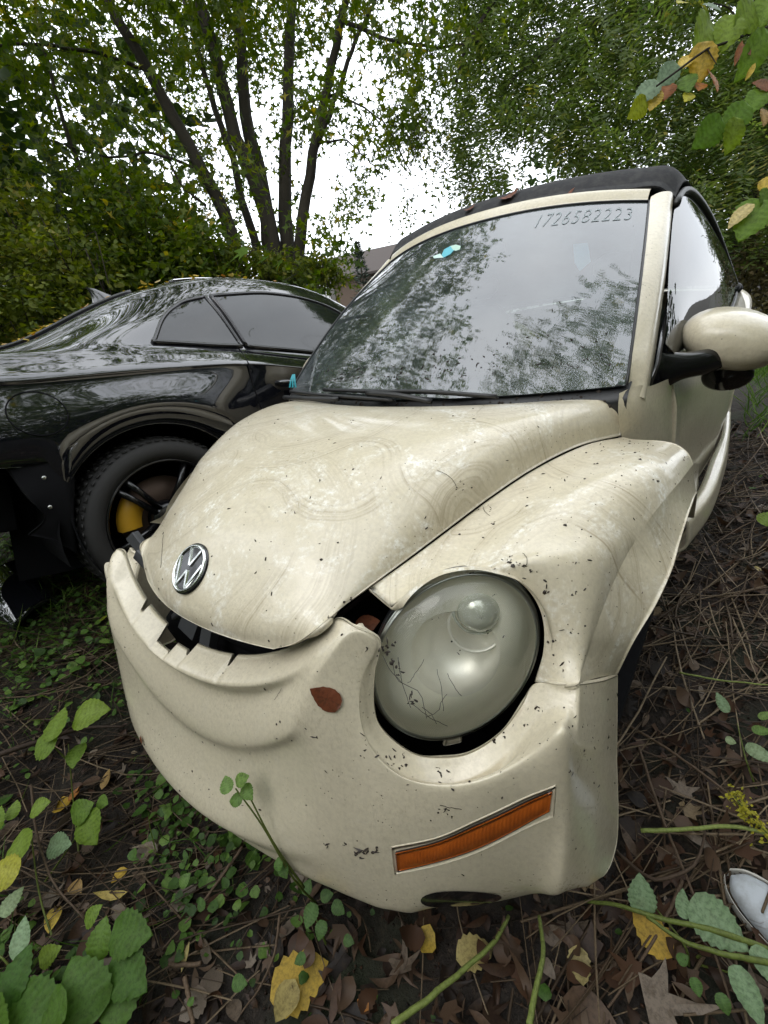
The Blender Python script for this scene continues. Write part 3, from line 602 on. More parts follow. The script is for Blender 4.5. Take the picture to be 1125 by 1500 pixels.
# scuttle tray with its grille
cw = []
for u in np.linspace(-1, 1, 31):
    x = .70*u; h = HG[-1, int((u+1)/2*160)]; b = wbot(.66*u)
    cw.append([h+np.array([0, .004, -.018]), np.array([x*.97, h[1]+.04, h[2]-.045]), np.array([x*.97, b[1]-.02, .905]), np.array([x*.97, b[1]+.03, .955])])
cwl = patch(cw, 60, 14); scut = panel('scuttle_tray', cwl, M['plastic'], car, sides='', flip=True)
cg = MB()
for u in np.linspace(-.85, .85, 44):
    i = int((u+1)/2*59); cg.box(cwl[i, 6]+np.array([0, 0, .004]), (.004, .022, .004))
cg.obj('scuttle_grille', M['plastic'], scut, smooth=False)

# --- body sides, doors, sills
ky = [1.1, 1.39, 1.8, 2.2, 2.6, 3.0, 3.4, 3.8, 4.02]; kx = [.750, .772, .83, .87, .885, .885, .86, .77, .6]
def bx_(y, z): return float(np.interp(y, ky, kx))-float(np.interp(z, [.26, .45, .7, .82, .9, .96], [.03, .005, 0, .008, .030, .062]))
def belt(y): return float(np.interp(y, [1.386, 2.0, 2.8, 3.4, 4.02], [.905, .94, .965, .93, .82]))
def sidepatch(y0, y1, z0, z1f, n=24, m=20, s=1, zfun=None):
    G = np.zeros((n, m, 3))
    for i, y in enumerate(np.linspace(y0, y1, n)):
        a = z0 if zfun is None else zfun(y)
        for j, t in enumerate(np.linspace(0, 1, m)):
            z = a+(z1f(y)-a)*t; G[i, j] = (s*bx_(y, z), y, z)
    return G
for s in (1, -1):
    door = panel('door', sidepatch(1.392, 2.50, .33, belt, s=s), M['cream_b'], car, flip=(s < 0), hem=.02)
    h = MB(); hp = [(s*(bx_(y, .80)+o), y, .80) for y, o in ((2.24, .004), (2.27, .028), (2.33, .034), (2.39, .028), (2.42, .004))]
    h.tube(spline(hp, 14), .011, 8); h.obj('handle', M['cream_b'], door)
    def qz(y):
        d = (y-3.34)/.40
        return max(.26, .31+.40*math.sqrt(max(0, 1-d*d))) if abs(d) < 1 else .26
    panel('rear_quarter', sidepatch(2.505, 4.02, .26, belt, 60, 24, s, qz), M['cream_b'], car, flip=(s < 0), hem=.02)
    # bulging rear wing
    mb = MB(); G = []
    for a in np.linspace(.12, math.pi-.12, 30):
        row = []
        for b in np.linspace(.0, math.pi*.5, 12):
            row.append((s*(.70+.185*math.sin(b)**.8+.0), 3.32-.60*math.cos(a), .33+(.50+.12*math.cos(b))*math.sin(a)))
        G.append(row)
    panel('rear_wing', np.array(G), M['cream_b'], car, flip=(s > 0), hem=.03)
    # sill, bent outward
    SN = []
    for y, x0, x1 in ((1.37, .815, .848), (1.6, .845, .885), (2.0, .86, .905), (2.5, .875, .905), (2.88, .86, .89)):
        dz = float(np.interp(y, [1.37, 1.6, 2.0, 2.5], [.085, .07, .045, 0])); SN.append([(s*x0, y, .365+dz), (s*(x1-.006), y, .352+dz), (s*x1, y, .33+dz), (s*x1, y, .25+dz), (s*(x1-.05), y, .20+dz)])
    panel('sill', patch(SN, 40, 16, cv=(2,)), M['cream_b'], car, flip=(s > 0), hem=.01)
    # wheels
    for yc in (.83, 3.34):
        w = MB(); ax = (s, 0, 0); cx = s*.655
        w.lathe([(.20, -.10), (.27, -.105), (.305, -.085), (.316, -.05), (.318, 0), (.316, .05), (.305, .085), (.27, .105), (.205, .10)], (cx, yc, .318), ax, 56)
        for k in range(56):
            a = k*2*math.pi/56
            w.box((cx, yc+.318*math.cos(a), .318+.318*math.sin(a)), (.075, .008, .003), np.array(Matrix.Rotation(a, 3, 'X')))
        wo_ = w.obj('wheel', M['rubber'], car)
        w = MB(); w.lathe([(.205, .095), (.195, .10), (.185, .06), (.05, .05), (.03, .07), (.001, .072)], (cx, yc, .318), ax, 36)
        for k in range(5):
            a = k*2*math.pi/5
            w.box((cx+s*.075, yc+.12*math.cos(a), .318+.12*math.sin(a)), (.012, .075, .02), np.array(Matrix.Rotation(a, 3, 'X')), bev=.004)
        w.obj('rim', M['chrome_dull'], wo_)
# boot, rear deck, floor pan
TN = []
for y, z, w_ in ((3.35, .95, .74), (3.6, .93, .74), (3.85, .84, .68), (4.0, .68, .60), (4.08, .5, .62), (4.05, .3, .66)):
    TN.append([(-w_, y-.03, z-.02), (-w_*.6, y, z+.015), (0, y+.02, z+.03), (w_*.6, y, z+.015), (w_, y-.03, z-.02)])
panel('boot_lid', patch(TN, 40, 24), M['cream_b'], car, flip=True)
fl = MB(); fl.box((0, 2.1, .24), (.80, 1.75, .02)); fl.box((0, 1.18, .58), (.66, .01, .33)); fl.obj('floor_pan', M['dark'], car, smooth=False)
for s in (1, -1):
    tl = MB(); tl.lathe([(.085, 0), (.08, .015), (.05, .028), (.001, .032)], (s*.62, 3.99, .66), (s*.35, .9, .2), 28); tl.obj('tail_light', mat('tail_red', (.4, .01, .01), .2), car)

# --- side windows with arched frame, soft top
for s in (1, -1):
    bot = [(.735, 1.40, .915), (.765, 1.7, .925), (.80, 2.0, .935), (.82, 2.3, .945), (.822, 2.6, .957), (.815, 2.86, .966)]
    top = [(.722, 1.335, 1.01), (.668, 1.64, 1.22), (.632, 1.93, 1.375), (.645, 2.2, 1.395), (.70, 2.58, 1.27), (.80, 2.88, 1.0)]
    B = spline(bot, 30, knots=range(6)); T = spline(top, 30, knots=range(6)); G = np.stack([B+(T-B)*t+np.array([.02, 0, 0])*math.sin(math.pi*t) for t in np.linspace(0, 1, 12)], 1)*np.array([s, 1, 1])
    sg = obj('side_window', G.reshape(-1, 3), grid_faces(30, 12, s < 0), M['sideglass'], car)
    e = MB(); e.tube(np.concatenate([G[10:, -1]+np.array([s*.004, 0, .006]), G[-1, ::-1]]), .012, 8); e.tube(G[:, 0], .007, 6)
    e.obj('window_seal', M['plastic'], sg)
ST = []
def strow(y, zc, xe, ze, drop=.35, hx=.56):
    r = []
    for u in (-1, -.93, -.78, -.5, 0, .5, .78, .93, 1):
        a = abs(u); x = xe*u*(1 if a > .9 else 1); z = zc+(ze-zc)*np.interp(a, [0, .5, .78, .93, 1], [0, .10, .30, .62, 1]); r.append((x, y+0, z))
    return r
hdr = []
for u in (-1, -.93, -.78, -.5, 0, .5, .78, .93, 1):
    a = wpt(u, 1, 0); hdr.append((a[0]*1.115, a[1]+.072, a[2]+.030-(.035 if abs(u) == 1 else 0)))
hdr2 = [(p[0]*1.01, p[1]+.07, p[2]+.046-(.005 if abs(u) == 1 else 0)) for p, u in zip(hdr, (-1, -.93, -.78, -.5, 0, .5, .78, .93, 1))]
ST = [hdr, hdr2, strow(2.20, 1.53, .655, 1.405), strow(2.55, 1.475, .70, 1.30), strow(2.85, 1.38, .79, 1.06), strow(3.12, 1.22, .80, .99), strow(3.38, 1.0, .76, .965)]
SG = patch(ST, 70, 64)
top = panel('soft_top', SG, M['fabric'], car, hem=.02, flip=True)
e = MB()
e.tube(SG[8:, -7]+np.array([0, 0, .003]), .0035, 6); e.tube(SG[8:, 6]+np.array([0, 0, .003]), .0035, 6); e.tube(SG[-1]+np.array([0, .0, .004]), .012, 8)
e.obj('seam', M['fabric'], top)

# --- door mirrors
for s in (1, -1):
    prof = []
    c = np.array([.845, 1.50, .99])
    G = []
    for a in np.linspace(0, math.pi, 20):
        row = []
        for b in np.linspace(0, 2*math.pi, 33):
            # superellipse shell, flat at the back
            f = math.sin(a)**.62
            y = 1.53-.115*math.cos(a*.5)**1.1
            rx, rz = .128*f, .083*f
            if a > math.pi/2: f = 1
            row.append((.862+.128*math.sin(min(a, math.pi/2))**.62*math.cos(b), 1.43+.115*(1-math.cos(min(a, math.pi/2)))**.9+max(0, a-math.pi/2)*.03, .973+.083*math.sin(min(a, math.pi/2))**.62*math.sin(b)-.028*math.cos(b)*math.sin(min(a, math.pi/2))**.62))
        G.append(row)
    G = np.array(G)*np.array([s, 1, 1])
    mo = obj('door_mirror', G.reshape(-1, 3), grid_faces(20, 33, s < 0), M['cream_b'], car)
    e = MB(); lastr = G[-1]; cc = lastr[:-1].mean(0); e.add(np.concatenate([lastr[:-1]*.96+cc*.04-np.array([0, .012, 0])]), [tuple(range(32))]); e.obj('mirror_glass', M['chrome'], mo)
    arm = MB()
    AN = []
    for t, cx, cy, cz, rr, rz in ((0, .695, 1.33, .925, .02, .075), (.2, .722, 1.35, .930, .03, .058), (.45, .765, 1.39, .935, .038, .040), (.8, .82, 1.44, .935, .04, .036), (1, .86, 1.48, .94, .03, .03)):
        a = np.linspace(0, 2*math.pi, 17); AN.append(np.stack([cx+0*a, cy+rr*np.cos(a), cz+rz*np.sin(a)], 1))
    arm.grid(patch(AN, 20, 33)*np.array([s, 1, 1]), flip=s < 0)
    # sail triangle at the foot of the pillar
    tri = np.array([(.700, 1.21, .905), (.712, 1.36, .915), (.700, 1.42, .93), (.690, 1.52, 1.12), (.712, 1.26, .975)])
    arm.add(np.concatenate([tri, tri+np.array([.012, -.004, 0])])*np.array([s, 1, 1]), [(0, 1, 2, 3, 4), (9, 8, 7, 6, 5)]+[(i, (i+1) % 5, 5+(i+1) % 5, 5+i) for i in range(5)])
    arm.obj('mirror_arm', M['plastic_shiny'], mo)
    # glossy black lower shell
    lo = MB(); lo.lathe([(.001, -.05), (.5, -.045), (.8, -.03), (.97, -.012), (1.0, .0), (.97, .012), (.8, .02), (.001, .022)], (s*.868, 1.53, .872), (s*.1, -.93, -.35), 28, sx=.050, sy=.050)
    V = np.concatenate(lo.V); cc = np.array([s*.868, 1.53, .872]); V = cc+(V-cc)*np.array([1.30, 1, 1.0]); lo.V = [V]
    lo.obj('mirror_lower_shell', M['plastic_shiny'], mo)

# --- interior seen dimly through the glass
M['trim'] = mat('dash_grey', (.035, .036, .038), .7); M['seat'] = mat('seat_cloth', (.16, .155, .14), .8)
da = MB(); DN = []
for u in np.linspace(-1, 1, 13):
    x = .64*u; y = 1.06+.08*u*u; DN.append([(x, y, .93), (x, 1.30, .915), (x, 1.55, .905), (x, 1.66, .86), (x, 1.70, .70), (x, 1.68, .5)])
da.grid(patch(DN, 40, 30), flip=False); da.obj('dashboard', M['trim'], car)
for sx in (-.36, .36):
    st = MB()
    BN = []
    for z, y, w, t in ((.40, 2.15, .20, .05), (.52, 2.18, .25, .07), (.75, 2.27, .26, .07), (.95, 2.34, .23, .06), (1.06, 2.38, .15, .045), (1.10, 2.39, .09, .02)):
        a = np.linspace(0, 2*math.pi, 21); BN.append(np.stack([sx+w*np.sign(np.cos(a))*np.abs(np.cos(a))**.6, y+t*np.sign(np.sin(a))*np.abs(np.sin(a))**.6, z+0*a], 1))
    st.grid(patch(BN, 24, 41)); st.lathe([(.001, -.06), (.07, -.055), (.11, -.02), (.11, .03), (.07, .055), (.001, .06)], (sx, 2.40, 1.19), (0, .2, 1), 20, sy=.5, e1=(1, 0, 0))
    st.box((sx, 1.95, .45), (.25, .26, .07), bev=.03); st.obj('seat', M['seat'], car)
sw = MB(); a = np.linspace(0, 2*math.pi, 33); cx = np.array([.36, 1.72, .90]); sw.tube(np.stack([cx[0]+.185*np.cos(a), cx[1]-.08*np.sin(a)*-1, cx[2]+.165*np.sin(a)], 1), .015, 8)
sw.box(cx+np.array([0, .0, 0]), (.16, .012, .025)); sw.box(cx+np.array([0, .01, -.05]), (.03, .012, .09)); sw.obj('steering_wheel', M['plastic'], car)
rv = MB(); rv.box((0, 1.68, 1.335), (.11, .014, .03), np.array(Matrix.Rotation(.2, 3, 'X')), bev=.012); rv.tube([(0, 1.69, 1.35), (0, 1.72, 1.42)], .008, 6); rv.obj('rear_view_mirror', M['plastic'], car)

# --- wipers
for pts, bl_ in (([(-.62, 1.035, .948), (-.45, .995, .955), (-.25, .985, .955)], [(-.60, 1.06, .966), (-.38, 1.012, .965), (-.14, .992, .958), (.0, .99, .95)]),
                 ([(.15, .992, .945), (.02, .985, .968), (-.12, 1.0, .972)], [(-.38, 1.045, .975), (-.1, 1.012, .975), (.15, 1.005, .972), (.36, 1.01, .955)])):
    w = MB(); w.tube(spline(pts, 14), .009, 6); w.tube(spline(bl_, 20), .0065, 6); V, F = tube(spline(np.array(bl_)+np.array([0, .012, -.008]), 20), .004, 4); w.add(V, F)
    w.obj('wiper', M['plastic'], car)

# --- turn signal and fog lamp set into the bumper
def bezier_on(up, lo, n, m, off, b, bulge=0):
    U = spline(up, n); Lw = spline(lo, n); G = np.zeros((n, m, 3))
    for i in range(n):
        for j in range(m):
            t = j/(m-1); p = U[i]+(Lw[i]-U[i])*t; q, nn = near(b, p, 0, (.5, -1, 0)); G[i, j] = q+nn*(off+bulge*math.sin(math.pi*t)*min(1, 4*math.sin(math.pi*i/(n-1))))
    return G
C0 = np.array(cam.location); CM0 = np.array(cam.rotation_euler.to_matrix())
def ray0(u, v): return CM0 @ np.array([(u-562.5)/631.34, -(v-750)/631.34, -1.0])
def on_bumper(u, v): return list(bb.ray_cast(Vector(C0), Vector(ray0(u, v)).normalized())[0])
AU = [on_bumper(*p) for p in ((580, 1247), (640, 1232), (700, 1206), (760, 1178), (808, 1157))]
AL = [on_bumper(*p) for p in ((583, 1276), (640, 1262), (700, 1242), (760, 1212), (804, 1188))]
for s in (1,):
    fr_ = bezier_on([[AU[0][0]-.008, AU[0][1], AU[0][2]+.008]]+[[p[0], p[1], p[2]+.008] for p in AU[1:-1]]+[[AU[-1][0]+.007, AU[-1][1], AU[-1][2]+.010]], [[AL[0][0]-.008, AL[0][1], AL[0][2]-.010]]+[[p[0], p[1], p[2]-.010] for p in AL[1:-1]]+[[AL[-1][0]+.007, AL[-1][1], AL[-1][2]-.012]], 40, 10, .0012, bb)
    fo = panel('turn_signal', fr_, M['cream_b'], car, hem=.004, flip=True)
    gp_ = bezier_on(AU, AL, 40, 10, .0020, bb); gg = panel('signal_gasket', gp_, M['plastic'], fo, hem=.003, flip=True)
    def shr(a, b, t): return [[x+(y-x)*t for x, y in zip(p, q)] for p, q in zip(a, b)]
    ag = bezier_on(shr(AU, AL, .06), shr(AU, AL, .93), 40, 10, .0030, bb, .003); panel('amber_lens', ag, M['amber'], fo, hem=.003, flip=True)
fgp = []
f0 = np.array(on_bumper(675, 1318)); fa = np.array(on_bumper(728, 1314))-f0; fb_ = np.array(on_bumper(672, 1307))-f0
for r in np.linspace(0, 1, 6):
    row = []
    for a in np.linspace(0, 2*math.pi, 33):
        q, nn = near(bb, f0+fa*1.12*r*math.cos(a)+fb_*1.25*r*math.sin(a), 0, (.3, -1, -.2)); row.append(q+nn*.002)
    fgp.append(row)
obj('fog_lamp', np.array(fgp).reshape(-1, 3), grid_faces(6, 33), M['plastic_shiny'], car)

# --- dirt: crumbs, rootlets and leaves lying on the car
def leafpt(name_, b, u, v): 
    d = ray0(u, v); h = b.ray_cast(Vector(C0), Vector(d).normalized()); return (np.array(h[0]), np.array(h[1])) if h[0] else (None, None)
C0 = np.array(cam.location); CM0 = np.array(cam.rotation_euler.to_matrix())
def ray0(u, v): return CM0 @ np.array([(u-562.5)/631.34, -(v-750)/631.34, -1.0])
dv, df, dn = [], [], 0
dirt = mat('wet_debris', (.022, .014, .009), .6)
def crumb(p, n, s, e=1.0):
    global dn
    n = n if n @ (C0-p) > 0 else -n
    a = rng.normal(0, 1, 3); a -= n*(a @ n); a /= np.linalg.norm(a); b = np.cross(n, a); k = 6; q = np.arange(k)*2*math.pi/k+rng.uniform(0, 6)
    R_ = rng.uniform(.35, 1, k)*s; V = [p+n*.0006+a*R_[i]*math.cos(q[i])*e+b*R_[i]*math.sin(q[i])/e for i in range(k)]+[p+n*(.0008+s*.45)+a*rng.normal(0, s*.2)]
    dv.extend(V); df.extend([(dn+i, dn+(i+1) % k, dn+k) for i in range(k)]); dn += k+1
def scatter_on(G, n, smin, smax, wfun=None):
    Nn = gnormals(G); nu, nv = G.shape[:2]; c = 0
    while c < n:
        i, j = rng.integers(2, nu-2), rng.integers(2, nv-2); p = G[i, j]+(G[i+1, j]-G[i, j])*rng.random()+(G[i, j+1]-G[i, j])*rng.random()
        if wfun is not None and wfun(p) < rng.random(): continue
        s = smin+(smax-smin)*rng.random()**4; crumb(p, Nn[i, j], s, rng.choice([1, 1, 1.6, 2.2])); c += 1
scatter_on(HG, 260, .0007, .0045); scatter_on(FG, 240, .0007, .005); scatter_on(BG, 620, .0006, .0042, lambda p: 1 if p[0] > -.4 else .4); scatter_on(BD, 40, .0006, .003)
scatter_on(cwl, 1100, .0015, .011); scatter_on(WG, 520, .0010, .0075, lambda p: math.exp(-(p[2]-.96)/.035)); scatter_on(WG, 60, .0006, .0022)
PXD = [(750, 823, 7), (757, 826, 4), (768, 827, 5), (775, 838, 5), (745, 818, 4), (805, 868, 3), (842, 868, 4), (836, 925, 3), (870, 937, 4), (575, 1108, 5), (590, 1110, 4), (591, 1125, 6), (573, 1120, 4), (645, 1138, 6), (655, 1132, 4), (640, 1128, 3), (655, 1190, 6), (662, 1195, 4), (645, 1186, 4),
       (480, 1240, 6), (505, 1237, 5), (525, 1245, 9), (535, 1246, 10), (545, 1247, 9), (552, 1244, 6), (530, 1254, 5), (700, 745, 4), (672, 715, 5), (676, 708, 3), (722, 768, 4), (715, 742, 3), (790, 1035, 5), (770, 1062, 6), (740, 1078, 6), (725, 1085, 6), (560, 950, 9), (568, 957, 8), (575, 968, 9), (566, 943, 7), (575, 945, 6), (583, 975, 5), (585, 985, 6),
       (600, 1020, 6), (603, 1030, 7), (606, 1026, 6), (540, 950, 4), (497, 895, 8), (505, 885, 7), (515, 878, 6), (485, 905, 4), (512, 905, 6), (790, 935, 3), (705, 905, 2), (712, 926, 3), (735, 930, 3), (790, 955, 3), (725, 870, 2), (640, 908, 2), (672, 953, 3), (835, 1130, 4), (836, 1065, 4)]
bvs = [bb, fb, hb, bvh_of([o for o in bpy.data.objects if o.name.startswith('lens')][0])]
def first_hit(u, v):
    best = None
    for b in bvs:
        h = b.ray_cast(Vector(C0), Vector(ray0(u, v)).normalized())
        if h[0] is not None and (best is None or h[3] < best[2]): best = (np.array(h[0]), np.array(h[1]), h[3])
    return best
for (u, v, s) in PXD:
    for _ in range(3):
        h = first_hit(u+rng.normal(0, 2.5), v+rng.normal(0, 2.5))
        if h: crumb(h[0], h[1], s*.00062*rng.uniform(.6, 1.3), rng.choice([1, 1.5, 2]))
dm = mesh_data('car_debris', dv, df, dirt, False); o = bpy.data.objects.new('car_debris', dm); COL.objects.link(o); tag(o, 'small black crumbs of wet leaf dirt stuck on the cream car', 'debris', kind='stuff')
rt = MB()
for pts in ([(562, 960), (575, 985), (590, 1000), (596, 1020), (602, 1035)], [(575, 965), (585, 998), (612, 1010), (622, 1035), (625, 1050)], [(583, 962), (586, 980), (590, 1000)], [(625, 1048), (640, 1042), (648, 1025), (655, 1015)], [(598, 1000), (606, 990), (622, 965)], [(655, 985), (665, 1005), (675, 1018)], [(605, 1030), (630, 1050), (655, 1062)], [(640, 980), (645, 1000), (650, 1040)], [(640, 1060), (632, 1045), (618, 1035)],
            [(707, 742), (712, 752), (718, 756)], [(640, 690), (660, 700), (668, 712)], [(413, 1008), (408, 1018), (404, 1024)], [(240, 785), (238, 810), (236, 832)], [(770, 830), (772, 820), (766, 812)], [(985, 590), (988, 640), (993, 665)], [(645, 1178), (662, 1182), (676, 1184)]):
    P = []
    for (u, v) in pts:
        h = first_hit(u, v)
        if h: n = h[1] if h[1] @ (C0-h[0]) > 0 else -h[1]; P.append(h[0]+n*.0022)
    if len(P) > 1: P = spline(np.array(P), 10); rt.tube(P+rng.normal(0, .0006, P.shape), .00048, 4)
o = rt.obj('rootlets', dirt); tag(o, 'fine dark rootlets stuck across the headlight lens and bumper', 'rootlets', kind='stuff')

# ================================================================ BLACK COUPE
blk = thing('coupe_car', 'glossy black coupe with tinted windows and missing rear bumper, left of the cream car', 'car', (0, 0, 0))
PM[blk.name] = {'M': np.eye(4)}
blk.location = (-2.001, .477, .138); blk.rotation_euler = (math.radians(-2.38), math.radians(17.59), math.radians(87.63)); blk.scale = (1.16, 1.16, 1.16)
sx_ = np.array([-1.02, -.95, -.75, -.5, -.25, 0, .25, .5, .8, 1.1, 1.45, 1.8, 2.1, 2.45, 2.76, 3.1, 3.4, 3.58])
def bi(xp, fp): return lambda x: float(np.interp(x, xp, fp))
yb = bi([-1.02, -.9, -.6, -.3, 0, .6, 2.2, 3.0, 3.4, 3.58], [.55, .70, .82, .86, .872, .862, .862, .84, .70, .45])
zcr = bi([-1.0, -.45, -.08, .18, .34, 1.4, 2.2, 3.0, 3.58], [.77, .797, .862, .899, .921, .93, .87, .80, .66])
zb = lambda x: zcr(x)+.083
yr = bi([-1.02, -.4, 0, .5, 1.1, 1.5, 1.9, 2.2, 3.58], [.62, .585, .56, .545, .55, .58, .64, .70, .4])
zr = bi([-1.02, -.75, -.43, -.3, -.22, -.05, .08, .163, .346, .5, .86, 1.1, 1.45, 1.8, 2.15, 3.0, 3.58], [.89, .89, .90, .955, 1.02, 1.14, 1.215, 1.25, 1.32, 1.365, 1.41, 1.405, 1.32, 1.14, .99, .92, .76])
def zsill(x):
    for wc in (0, 2.76):
        if abs(x-wc) < .365: return .32+math.sqrt(max(0, .365**2-(x-wc)**2))*1.0
    return .555 if x < -.3 else .2
BN = []
NX = 150
bxs = np.linspace(-1.02, 3.58, NX)
for x in bxs:
    s0 = zsill(x); Y = yb(x); zB = zb(x); YR = yr(x); ZR = zr(x)
    zc = zcr(x)
    prof = [(-Y+.015, s0), (-Y-.008, s0+(zc-s0)*.12), (-Y-.010-(.012 if abs(x) < .5 else 0), s0+(zc-s0)*.5), (-Y+.012, zc-.015), (-Y+.010, zc+.012), (-Y+.055, zc+.055), (-Y+.10, zB+.012),
            (-(Y-.10)*.5-YR*.5-.02, zB+(ZR-zB)*.5), (-YR-.012, ZR-.03), (-YR+.06, ZR+.006), (-YR*.5, ZR+.016), (0, ZR+.020)]
    prof = prof+[(-a, b) for a, b in prof[:-1][::-1]]
    BN.append([(x, a, b) for a, b in prof])
BN = np.array(BN)
# smooth along the length
Z = BN.copy()
for _ in range(16): Z[1:-1, 2:-2, 2] = .25*Z[:-2, 2:-2, 2]+.5*Z[1:-1, 2:-2, 2]+.25*Z[2:, 2:-2, 2]; Z[1:-1, :, 1] = .25*Z[:-2, :, 1]+.5*Z[1:-1, :, 1]+.25*Z[2:, :, 1]
BLG = np.swapaxes(spline(np.swapaxes(Z, 0, 1), 150, knots=np.arange(23)), 0, 1)
bbody = panel('body', BLG, M['black'], blk, hem=.05, flip=False, sides='CD')
me = bbody.data; bbvh = BVHTree.FromPolygons([v.co.copy() for v in me.vertices], [tuple(p.vertices) for p in me.polygons])
def bside(x, z, off=.004, sgn=-1):
    h = bbvh.ray_cast(Vector((x, sgn*3, z)), Vector((0, -sgn, 0)))
    if h[0] is None: return np.array([x, sgn*.7, z])
    n = np.array(h[1]); n = n if n[1]*sgn > 0 else -n
    return np.array(h[0])+n*off
bt = MB(); bt.add([(-1.0, -.54, .56), (-1.0, .54, .56), (-1.0, .5, .93), (-1.0, -.5, .93)], [(0, 1, 2, 3)]); bt.obj('rear_panel', M['black'], blk)
def side_glass(name, low, up, n, m, sgn):
    Lw = spline(np.array(low), n); Up = spline(np.array(up), n); G = np.zeros((n, m, 3))
    for i in range(n):
        for j in range(m):
            q = Lw[i]+(Up[i]-Lw[i])*j/(m-1); G[i, j] = bside(q[0], q[1], .004, sgn)
    o = obj(name, G.reshape(-1, 3), grid_faces(n, m, sgn > 0), M['tint'], blk)
    e = MB(); loop = np.concatenate([G[:, 0], G[-1, 1:], G[::-1, -1][1:], G[0, ::-1][1:]]); e.tube(loop, .0085, 6); e.obj('window_trim', M['plastic_shiny'], o)
    return o
for sg in (-1, 1):
    side_glass('quarter_window', [(.03, .985), (.15, .992), (.28, 1.0), (.405, 1.012)], [(.045, 1.0), (.11, 1.09), (.20, 1.165), (.33, 1.222)], 24, 10, sg)
    side_glass('door_window', [(.43, 1.015), (.8, 1.03), (1.2, 1.03), (1.6, 1.02)], [(.36, 1.232), (.7, 1.31), (1.05, 1.315), (1.45, 1.17)], 30, 12, sg)
    # door shut line
    e = MB(); e.tube([bside(x, z, .0, sg) for x, z in ((.385, 1.0), (.375, .93), (.385, .85), (.42, .72), (.50, .60), (.56, .5), (.58, .35), (.58, .25))], .0035, 5)
    e.obj('door_gap', M['dark'], blk)
    h = MB(); h.tube(spline([bside(x, .86, o, sg) for x, o in ((.52, .0), (.54, .03), (.62, .04), (.70, .03), (.73, .0))], 14), .011, 8); h.obj('door_handle', M['black'], blk)
    e = MB(); e.tube([bside(-.377+.074*math.cos(a), .718+.066*math.sin(a), .0005, sg) for a in np.linspace(0, 2*math.pi, 41)], .0022, 5)
    if sg < 0: e.obj('fuel_cap_gap', M['dark'], blk)
# rear screen lying on the sloping back
G = np.zeros((24, 20, 3))
for i, x in enumerate(np.linspace(-.62, .10, 24)):
    for j, y in enumerate(np.linspace(-.93, .93, 20)):
        yy = y*(.50-.06*(x+.62)); h = bbvh.ray_cast(Vector((x, yy, 3)), Vector((0, 0, -1))); G[i, j] = np.array(h[0])+np.array(h[1])*(.005 if h[1][2] > 0 else -.005)
rs = obj('rear_screen', G.reshape(-1, 3), grid_faces(24, 20, False), M['tint'], blk)
e = MB(); e.tube(np.concatenate([G[:, 0], G[-1], G[::-1, -1], G[0, ::-1]]), .008, 6); e.obj('screen_trim', M['plastic_shiny'], rs)
# roof glass panel, tilted open
G = np.zeros((14, 14, 3))
for i, x in enumerate(np.linspace(.32, .95, 14)):
    for j, y in enumerate(np.linspace(-.36, .36, 14)):
        h = bbvh.ray_cast(Vector((x, y, 3)), Vector((0, 0, -1))); G[i, j] = np.array(h[0])+np.array([0, 0, .006+.016*(1-i/13)])
panel('sunroof', G, M['tint'], blk, hem=.012, flip=False)
# shark fin
fv = []; cx, cz = .17, 1.285
hh = bbvh.ray_cast(Vector((cx, 0, 3)), Vector((0, 0, -1)))[0]; cz = hh[2]-.015
fs = .75; FNn = []
for t, x0, x1, w in ((0, -.09, .11, .028), (.35, -.088, .06, .02), (.7, -.095, .015, .011), (1, -.105, -.06, .004)):
    a = np.linspace(0, 2*math.pi, 17); FNn.append(np.stack([cx+(x0+x1)/2+(x1-x0)/2*np.cos(a), w*np.sin(a), cz+.066*t-.03*np.cos(a)*(1-t)*0+0*a], 1))
f = MB(); f.grid(patch(FNn, 12, 33)); f.obj('aerial_fin', M['black'], blk)
